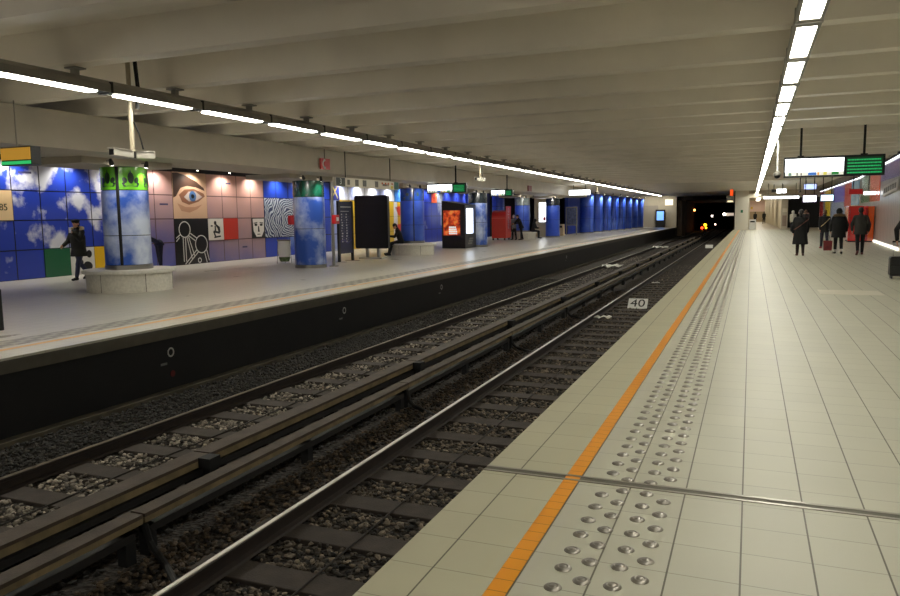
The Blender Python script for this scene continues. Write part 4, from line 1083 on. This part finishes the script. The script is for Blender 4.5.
# ================================================================== TUNNEL LIGHTS AND SIGNALS
t = thing('railway_signal', 'railway signal showing red and yellow lights in the dark tunnel', 'signal', (-6.55, 120, -1.08))
b = MB(); b.box(-6.6,-6.5,120.1,120.2,-1.085,-.9); b.box(-7.15,-6.1,120,120.2,-.95,.1); obj('post', b, M_blackm, t)
b = MB(); b.ball((-6.9,119.95,-.62), .17); obj('red_lamp', b, mat('sig_red', (255,40,20), .4, emit=(255,50,20), es=9.), t)
b = MB(); b.ball((-6.45,119.95,-.16), .2); b.ball((-6.32,119.95,-.62), .14); obj('yellow_lamp', b, mat('sig_yel', (255,200,40), .4, emit=(255,190,30), es=6.), t)
for x, y, z, s_, c, es, lab in ((-8.05,120,2.1,.16,(255,150,70),8,'orange tunnel lamp high on the left tunnel wall'),(-5.5,120,1.17,.13,(255,235,220),10,'white tunnel lamp hanging in the middle of the tunnel'),(-5.0,120,-.1,.12,(255,210,180),5,'small low tunnel lamp right of the signal')):
    t = thing('tunnel_lamp', lab, 'tunnel lamp', (x, y, z))
    b = MB(); b.ball((x,y,z), s_); obj('bulb', b, mat('tl_%d' % int(z*100), c, .4, emit=c, es=es), t)
    b = MB()
    if z > 0 and x > -8: b.box(x-.02,x+.02,y-.02,y+.02,z,3.2)
    elif z > 0: b.box(x-.16,x,y-.04,y+.04,z-.05,z+.05)
    else: b.box(x-.02,x+.02,y+.05,y+.09,-1.085,z)
    obj('bracket', b, M_blackm, t)
t = thing('tunnel_lamp', 'pale lit panel on the right tunnel wall', 'tunnel lamp', (-2., 112, 1.3))
b = MB(); b.box(-3.6,-1.55,112,112.1,1.2,1.6); obj('light_face', b, mat('tunnel_panel', (200,190,180), .5, emit=(220,200,180), es=.55), t)
b = MB(); b.ball((-3.5,111.9,1.45), .16); obj('bulb', b, M_bulb, t)
t = thing('warning_lamp', 'orange-red warning lamp above the end of the near platform', 'lamp', (-1.65, 70, 3.3))
b = MB(); b.box(-1.75,-1.5,70,70.1,3.10,3.62); obj('lamp_face', b, mat('warn_orange', (240,90,30), .4, emit=(240,80,25), es=.8), t)
b = MB(); b.box(-1.78,-1.47,70.1,70.2,3.08,3.639); obj('case', b, M_dsteel, t)
t = thing('monitor_box', 'grey monitor box hanging beside the end pillar', 'monitor', (-1.9, 72, 2.5))
b = MB(); b.box(-2.1,-1.45,72,72.5,2.5,3.2); obj('case', b, M_grey, t, bevel=.02)
b = MB(); b.box(-2.0,-1.55,71.98,71.999,2.58,2.7); obj('lit_strip', b, mat('mon_lit', (230,210,170), .4, emit=(240,220,170), es=1.2), t)
b = MB(); b.box(-1.8,-1.76,72.2,72.24,3.2,3.639); obj('rod', b, M_blackm, t)
b = MB(); b.box(-.9,-.7,74.58,74.599,1.6,1.85)
tag(obj('green_sign', b, mat('exit_green', (20,110,70), .5)), 'small green sign on the pale end pillar', 'sign')
t = thing('waste_bin', 'white bin at the foot of the pale end pillar', 'bin', (.1, 75.9, 0))
b = MB(); b.box(-.15,.45,75.6,76.1,0,.95); obj('body', b, M_white, t, bevel=.03)
b = MB(); b.box(-.05,.35,75.58,75.599,.68,.82); obj('opening', b, M_black, t)
# ceiling lights added to brighten the end corridor
for k in range(5):
    b = MB(); b.box(.75,1.25,80+13*k,86+13*k,3.58,3.635)
    tag(obj('added_corridor_light', b, mat('corridor_fill', (250,250,250), .4, emit=(255,248,230), es=8.)), 'added white ceiling light brightening the end corridor', 'ceiling light', 'added corridor lights')
for (x0, x1, z0, z1, yy, c, lab) in ((2.7,3.1,1.6,1.95,75.40,(214,206,190),'upper pale notice on the post between corridor and hall'),(2.7,3.05,.3,1.3,75.40,(150,132,120),'lower brown box on the post between corridor and hall'),(-.05,.25,2.2,2.6,139.85,(220,180,40),'small yellow sign at the corridor end')):
    b = MB(); b.box(x0,x1,yy,yy+.018,z0,z1); tag(obj('notice', b, mat('nt_%d' % c[1], c, .5)), lab, 'notice')

# ================================================================== PEOPLE
def remesh(name, mb, m, parent, voxel, smooth_it=3):
    me = bpy.data.meshes.new(name); me.from_pydata(mb.v, [], mb.f); me.update()
    o = bpy.data.objects.new(name, me); COL.objects.link(o)
    import bmesh
    bm = bmesh.new(); bm.from_mesh(me); bmesh.ops.recalc_face_normals(bm, faces=bm.faces); bm.to_mesh(me); bm.free()
    r = o.modifiers.new('r', 'REMESH'); r.mode = 'VOXEL'; r.voxel_size = voxel; r.use_smooth_shade = True
    if smooth_it:
        s_ = o.modifiers.new('s', 'SMOOTH'); s_.iterations = smooth_it; s_.factor = .5
    dg = bpy.context.evaluated_depsgraph_get(); dg.update()
    me2 = bpy.data.meshes.new_from_object(o.evaluated_get(dg))
    bpy.data.objects.remove(o); bpy.data.meshes.remove(me)
    me2.name = name
    for p in me2.polygons: p.use_smooth = True
    me2.materials.clear()
    return link_mesh(name, me2, m, parent)
def cloth(rgb, rough=.85): return mat('cloth_%d_%d_%d' % rgb, rgb, rough, var=.12, vscale=14)
SKIN = mat('skin', (196,146,120), .55)
HAIRD = mat('hair_dark', (26,20,17), .5); HAIRB = mat('hair_brown', (86,58,36), .5)
HANDS = {}
def person(label, loc, rot, h=1.7, legs=((22,8),(-18,22)), arms=((-16,6,14),(18,6,18)), lean=3, top=('jacket',(20,20,22),.80), pants=(22,22,26), shoes=(20,18,18), hair=HAIRD, hairlong=0, hood=None, hat=None, seat=None, head=(0,0), vox=.011, fur=None, strap=None, hands=True, socks=None, group=None, bulk=1.0):
    s = h/1.72
    t = thing('person', label, 'person', loc, group); t.rotation_euler = (0,0,rot)
    V3 = lambda x, y, z: Vector((x, y, z))
    def dirv(a, side=0): return V3(side, math.sin(math.radians(a)), -math.cos(math.radians(a))).normalized()
    TH, SH = .43*s, .41*s
    ll = []
    for i, (a, k) in enumerate(legs):
        sd = -1 if i == 0 else 1
        d1, d2 = dirv(a), dirv(a-k); ll.append((sd, d1, d2, a-k))
    low = min((d1*TH+d2*SH).z for _, d1, d2, _ in ll)
    pz = (seat if seat is not None else -low-.0+.075*s)
    if seat is not None: pz = seat+.10*s
    joints = []
    for sd, d1, d2, sa in ll:
        hip = V3(sd*.088*s, 0, pz); kn = hip+d1*TH; an = kn+d2*SH
        fa = sa if sa < 0 else 0
        toe = an+V3(sd*.02*s, .15*s*math.cos(math.radians(fa)), -.045*s+.15*s*math.sin(math.radians(fa))*1.0)
        joints.append((hip, kn, an, toe))
    ld = V3(0, math.sin(math.radians(lean)), math.cos(math.radians(lean)))
    chest = V3(0,0,pz)+ld*.34*s; shc = V3(0,0,pz)+ld*.49*s; neck = shc+ld*.07*s
    hp = V3(0, math.sin(math.radians(lean+head[0])), math.cos(math.radians(lean+head[0])))
    hc = neck+hp*.135*s
    A = []
    for i, (f_, ab, e_) in enumerate(arms):
        sd = -1 if i == 0 else 1
        sh = shc+V3(sd*.175*s, 0, -.02*s)
        ud = V3(sd*math.sin(math.radians(ab)), math.sin(math.radians(f_)), -math.cos(math.radians(f_))*math.cos(math.radians(ab))).normalized()
        el = sh+ud*.28*s
        fd = V3(-sd*.06 if e_ < 60 else -sd*.45, math.sin(math.radians(f_+e_)), -math.cos(math.radians(f_+e_))).normalized()
        wr = el+fd*.245*s
        A.append((sd, sh, el, wr, fd))
    HANDS[label] = [Matrix.Translation(loc) @ Matrix.Rotation(rot, 4, 'Z') @ (a_[3]+a_[4]*.09*s) for a_ in A]
    # body
    b = MB(); Rh = Matrix.Rotation(math.radians(head[1]), 3, 'Z') @ Matrix.Rotation(-math.radians(lean+head[0]), 3, 'X')
    def hb(off, r): b.ball(tuple(hc+Rh @ Vector([q*s for q in off])), tuple(q*s for q in r), 12, 9, Rh)
    hb((0,-.005,.03),(.075,.093,.092)); hb((0,.03,-.045),(.055,.06,.065)); hb((0,.105,-.012),(.013,.02,.022)); hb((0,.09,-.055),(.026,.014,.011))
    for sd in (-1,1): hb((sd*.078,-.005,-.01),(.012,.024,.034)); hb((sd*.03,.088,.015),(.014,.008,.008))
    hb((0,.078,.04),(.055,.02,.012))
    b.capsule(tuple(neck-ld*.06*s), .058*s, tuple(hc-hp*.06*s), .05*s)
    b.frustum(tuple(V3(0,0,pz)-ld*.05*s), .13*s, .085*s, tuple(chest), .145*s, .095*s); b.frustum(tuple(chest), .145*s, .095*s, tuple(shc+ld*.02*s), .13*s, .07*s)
    b.capsule(tuple(shc+V3(-.14*s,0,-.01)), .055*s, tuple(shc+V3(.14*s,0,-.01)), .055*s)
    for hip, kn, an, toe in joints:
        b.capsule(hip, .072*s, kn, .05*s); b.capsule(kn, .05*s, an, .034*s); b.capsule(an+V3(0,-.02*s,-.03*s), .035*s, toe, .028*s)
    for sd, sh, el, wr, fd in A:
        b.capsule(sh, .045*s, el, .036*s); b.capsule(el, .036*s, wr, .026*s)
        side = V3(0,1,0)-fd*fd.y
        if side.length < .3: side = V3(0,0,1)-fd*fd.z
        side.normalize(); nrm = fd.cross(side)
        pc = wr+fd*.045*s
        b.capsule(wr, .024*s, pc+side*.012*s, .024*s); b.capsule(pc+side*.026*s, .016*s, pc-side*.026*s, .016*s); b.capsule(wr+fd*.02*s, .022*s, pc+fd*.035*s, .020*s)
        for q, (o_, L) in enumerate(((.033,.068),(.011,.078),(-.011,.072),(-.033,.056))):
            p0 = pc+side*o_*s+fd*.03*s; p1 = p0+fd*L*.55*s; p2 = p1+(fd*.75-nrm*sd*.6).normalized()*L*.5*s
            b.capsule(p0, .0095*s, p1, .009*s, 6); b.capsule(p1, .009*s, p2, .0075*s, 6)
        p0 = wr+fd*.03*s+side*.026*s; p1 = p0+(fd*.6+side*.8).normalized()*.035*s; p2 = p1+(fd*.9+side*.2).normalized()*.03*s
        b.capsule(p0, .011*s, p1, .010*s, 6); b.capsule(p1, .010*s, p2, .008*s, 6)
    remesh('body', b, SKIN, t, min(vox,.010))
    # trousers
    b = MB(); b.ball((0,-.005,pz-.0), (.155*s,.115*s,.12*s), 14, 9)
    for hip, kn, an, toe in joints:
        b.capsule(hip, .094*s, kn, .070*s); b.capsule(kn, .070*s, an+(kn-an).normalized()*.035*s, .052*s)
    remesh('trousers', b, cloth(pants), t, vox, 4)
    for hip, kn, an, toe in joints:
        b = MB(); b.capsule(an+V3(0,-.028*s,-.034*s), .041*s, toe+V3(0,.03*s,.004*s), .034*s); b.capsule(an, .046*s, an+V3(0,0,-.03*s), .044*s); b.capsule(an+V3(0,.02,-.02*s), .042*s, toe, .038*s)
        remesh('shoe', b, cloth(shoes, .5), t, vox*.8, 3)
        if socks:
            b = MB(); b.capsule(an+(kn-an).normalized()*.02*s, .056*s, an+(kn-an).normalized()*.08*s, .058*s); remesh('sock', b, cloth(socks), t, vox, 2)
    # top
    kind, rgb, hem = top; B = bulk
    b = MB(); up = V3(0,0,pz)
    b.frustum(tuple(up-ld*.03*s), .175*s*B, .135*s*B, tuple(chest), .19*s*B, .14*s*B, 18)
    b.frustum(tuple(chest), .19*s*B, .14*s*B, tuple(shc+ld*.03*s), .17*s, .10*s, 18)
    b.capsule(tuple(shc+V3(-.15*s,0,-.02*s)), .075*s, tuple(shc+V3(.15*s,0,-.02*s)), .075*s)
    b.capsule(tuple(shc), .085*s, tuple(neck+ld*.005*s), .070*s)
    hemz = hem*s
    if seat is None and hemz < pz-.03*s:
        fl = 1.0+.35*max(0, (pz-hemz))
        b.frustum((0,.0,hemz), .185*s*fl*B, .155*s*fl*B, tuple(up-ld*.02*s), .178*s*B, .138*s*B, 20)
    if seat is not None:
        b.ball((0,0,pz), (.18*s,.15*s,.13*s), 14, 9)
        if hem < .75:
            for hip, kn, an, toe in joints: b.capsule(hip, .105*s, hip+(kn-hip)*.75, .088*s)
    for sd, sh, el, wr, fd in A:
        bs_ = .5+.5*B
        b.capsule(sh, .068*s*bs_, el, .058*s*bs_); b.capsule(el, .058*s*bs_, wr-fd*.01*s, .046*s*bs_)
    remesh(kind, b, cloth(rgb), t, vox, 5)
    # hair / hat / hood
    b = MB()
    if hood:
        b.ball(tuple(hc+Rh @ Vector((0,-.02*s,.015*s))), (.115*s,.125*s,.135*s), 14, 10, Rh); b.capsule(tuple(hc-hp*.05*s+V3(0,-.03*s,0)), .10*s, tuple(neck-ld*.02*s+V3(0,-.03*s,0)), .11*s)
        remesh('hood', b, cloth(hood), t, vox, 4)
    else:
        b.ball(tuple(hc+Rh @ Vector((0,-.018*s,.045*s))), (.087*s,.100*s,.092*s), 14, 10, Rh)
        b.ball(tuple(hc+Rh @ Vector((0,-.045*s,.0))), (.085*s,.07*s,.10*s), 14, 10, Rh)
        if hairlong: b.capsule(tuple(hc+Rh @ Vector((0,-.06*s,-.02*s))), .07*s, tuple(hc+Rh @ Vector((0,-.08*s,-hairlong*s))), .055*s)
        remesh('hair', b, hair, t, vox, 3)
    if hat:
        b = MB(); b.ball(tuple(hc+Rh @ Vector((0,-.012*s,.085*s))), (.112*s,.118*s,.055*s), 14, 8, Rh); b.ball(tuple(hc+Rh @ Vector((0,-.005*s,.055*s))), (.096*s,.108*s,.05*s), 14, 8, Rh)
        remesh('hat', b, cloth(hat), t, vox, 2)
    if fur:
        b = MB(); n = 14
        for k in range(n):
            a = PI*(1+k/(n-1)); p = shc+V3(.165*s*math.cos(a), .15*s*math.sin(a)+.02*s, .055*s-.035*s*math.sin(a))
            b.ball(tuple(p), .055*s, 8, 6)
        remesh('fur_trim', b, mat('fur_%d' % fur[0], fur, .95, bump=1., bscale=120), t, vox, 1)
    if strap:
        b = MB(); pts = []
        for k in range(13):
            u = k/12; a = u*2*PI
            x = .195*s*bulk*math.cos(a); yv = .155*s*bulk*math.sin(a)
            pts.append((x, yv, (pz+.25*s)+.20*s*math.cos(a)))
        b.tube(pts, .014, 6); obj('bag_strap', b, cloth(strap, .6), t, local=True, smooth=True)
    return t
BLK = (15,15,17)
person('person in a long black coat with diagonal brown strap walking away on the near platform', (1.70,30.0,0), .05, 1.68, legs=((6,3),(-6,9)), top=('coat',(13,13,15),.43), pants=(34,22,20), shoes=(62,26,22), hair=HAIRD, hairlong=.04, strap=(96,52,36), arms=((-8,18,12),(8,18,14)), bulk=1.28)
person('person in a charcoal jacket and black trousers walking away before the red cabin', (3.74,30.9,0), -.05, 1.74, legs=((-16,18),(14,6)), top=('jacket',(50,48,44),.74), pants=(14,14,16), shoes=(92,34,34), hair=HAIRD, arms=((6,20,22),(-6,20,20)), head=(10,0), bulk=1.12)
person('person in a black hooded coat with tan fur trim walking away', (3.10,31.6,0), .05, 1.70, legs=((10,4),(-8,10)), top=('coat',(14,14,16),.62), pants=(14,14,15), shoes=(24,24,24), hood=(16,16,18), fur=(112,92,64), socks=(206,202,198), arms=((4,22,8),(-4,22,12)), bulk=1.3)
person('person in black jacket with pale strap and dark jeans behind the hooded coat', (2.98,36.0,0), .1, 1.68, legs=((14,6),(-14,20)), top=('jacket',(20,20,22),.72), pants=(44,44,58), shoes=(150,70,70), hair=HAIRB, strap=(190,170,130), vox=.013)
person('person with white hooded top and dark trousers at the dark hall entrance', (3.15,66,0), .0, 1.70, legs=((8,4),(-8,10)), top=('jacket',(196,188,172),.80), hood=(206,200,188), pants=(22,22,24), vox=.016)
person('person in dark coat with fur collar left of the lit floor by the hall', (3.62,58.5,0), .1, 1.74, legs=((10,5),(-10,12)), top=('coat',(20,18,18),.62), pants=(20,20,22), hair=HAIRB, fur=(120,92,70), vox=.016)
person('person in black jacket deep in the dark hall between the two coats', (3.3,70,0), .0, 1.72, legs=((10,5),(-10,12)), top=('jacket',(16,16,18),.75), vox=.016)
person('left one of two distant people in black in the end corridor', (.55,113,0), .0, 1.72, top=('coat',(18,18,18),.6), vox=.02)
person('right one of two distant people in black in the end corridor', (1.72,114,0), .1, 1.76, top=('coat',(18,18,18),.6), vox=.02)
person('person in black at the right photo edge pulling the suitcase', (3.53,20.32,0), PI*.0+.1, 1.72, legs=((10,5),(-12,14)), top=('jacket',(16,16,17),.78), pants=(18,18,20), arms=((-14,34,10),(10,6,14)))
# left platform
person('person in dark parka with pale fur hood and black beret walking past the cloud picture', (-17.35,15.25,0), PI+.12, 1.70, legs=((20,6),(-16,26)), top=('parka',(30,30,24),.66), pants=(38,42,66), shoes=(16,16,18), hair=HAIRD, hat=(14,14,16), fur=(206,184,150), arms=((38,14,105),(20,12,40)), head=(4,0), bulk=1.2)
person('person in navy bending down by the pink wall behind the green-topped column', (-17.6,18.55,0), PI*.92, 1.68, legs=((4,4),(-4,6)), lean=62, top=('jacket',(30,34,60),.84), pants=(30,32,50), arms=((60,6,20),(60,6,20)))
person('person in black sitting on the round bench, looking down', (-13.76,28.42,0), 2.0, 1.70, legs=((78,62),(70,56)), seat=.5, lean=16, top=('jacket',(18,18,20),.9), pants=(20,20,22), arms=((26,8,70),(26,8,70)), head=(24,0))
person('person in black bending towards the red booth', (-14.2,47.75,0), PI*.75, 1.72, legs=((6,4),(-8,8)), lean=24, top=('jacket',(18,18,20),.78), pants=(16,16,18), arms=((40,8,40),(34,8,40)), vox=.014)
person('person in grey and white beside the red booth, half hidden', (-14.72,47.8,0), PI*.3, 1.66, legs=((6,4),(-6,8)), top=('jacket',(120,122,126),.8), pants=(30,36,34), hair=mat('hair_grey', (170,165,160), .6), vox=.014)
person('person in black sitting hunched on the bench beyond the red booth', (-13.85,49.35,0), -PI/2, 1.66, legs=((80,80),(80,80)), seat=.5, lean=14, top=('coat',(16,16,18),.9), hood=(16,16,18), arms=((20,8,60),(20,8,60)), vox=.014)
# things they carry
t = thing('suitcase', 'black wheeled suitcase with raised handle at the right photo edge', 'suitcase', (3.27,20.2,0))
b = MB(); b.prism(rrect(3.08,3.46,.06,.52,.05), 'y', 20.08, 20.34); obj('shell', b, mat('case_black', (18,18,20), .35), t, bevel=.015)
b = MB(); b.box(3.10,3.44,20.065,20.079,.12,.30); b.box(3.10,3.44,20.065,20.079,.34,.47); obj('front_pocket', b, mat('case_pocket', (32,32,36), .5), t, bevel=.005)
b = MB(); b.tube([(3.17,20.3,.52),(3.17,20.3,.86),(3.37,20.3,.86),(3.37,20.3,.52)], .011, 8); ha = obj('handle', b, M_steel, t, smooth=True)
b = MB(); b.tube([(3.14,20.3,.865),(3.40,20.3,.865)], .022, 8); obj('grip', b, M_black, ha, smooth=True)
for xx in (3.13, 3.41):
    for yy in (20.12, 20.30):
        b = MB(); b.cyl((0,0), .04, -.012, .012, 14); place(b, Matrix.Translation((xx,yy,.04)) @ Matrix.Rotation(PI/2,4,'Y')); obj('wheel', b, M_black, t, smooth=True)
t = thing('shopping_bag', 'dark red shopping bag hanging beside the hooded coat', 'bag', (2.74,31.55,.12))
b = MB(); b.add([(2.60,31.48,.12),(2.88,31.48,.12),(2.88,31.62,.12),(2.60,31.62,.12),(2.58,31.52,.50),(2.90,31.52,.50),(2.90,31.58,.50),(2.58,31.58,.50)], [(0,3,2,1),(4,5,6,7),(0,1,5,4),(1,2,6,5),(2,3,7,6),(3,0,4,7)]); obj('bag_body', b, mat('bag_red', (112,22,28), .5, var=.3, vscale=9), t, bevel=.01)
b = MB(); b.tube([(2.66,31.55,.50),(2.70,31.55,.68),(2.78,31.55,.70),(2.82,31.55,.50)], .008, 6); obj('handle', b, M_black, t)
hx, hy, hz = HANDS['person in dark parka with pale fur hood and black beret walking past the cloud picture'][0]
t = thing('phone', 'small pale phone held at the face by the person in the parka', 'phone', (hx+.03, hy-.04, hz-.05))
b = MB(); b.box(hx-.01,hx+.07,hy-.045,hy-.033,hz-.05,hz+.10); obj('shell', b, M_white, t)

# ================================================================== WORLD, CAMERA, VIEW
w = bpy.data.worlds.new('World'); SC.world = w; w.use_nodes = True
w.node_tree.nodes['Background'].inputs['Color'].default_value = (1,.94,.85,1); w.node_tree.nodes['Background'].inputs['Strength'].default_value = .44
cam = bpy.data.cameras.new('Camera'); co = bpy.data.objects.new('Camera', cam); COL.objects.link(co)
yaw, pitch, roll, F = -3.85944406e-01, 1.09278370e-01, -1.42091573e-02, 739.37
cy, sy, cp, sp = math.cos(yaw), math.sin(yaw), math.cos(pitch), math.sin(pitch)
fwd = Vector((sy*cp, cy*cp, -sp)); right = Vector((cy, -sy, 0)); up = right.cross(fwd)
cr, sr = math.cos(roll), math.sin(roll)
r2 = right*cr+up*sr; u2 = up*cr-right*sr
co.matrix_world = Matrix(((r2.x,u2.x,-fwd.x,0),(r2.y,u2.y,-fwd.y,0),(r2.z,u2.z,-fwd.z,1.6),(0,0,0,1)))
cam.sensor_width = 36; cam.lens = F/900*36; cam.clip_end = 400
SC.camera = co
SC.view_settings.view_transform = 'Standard'; SC.view_settings.look = 'None'; SC.view_settings.gamma = 1; SC.view_settings.use_curve_mapping = False
SC.view_settings.exposure = .36
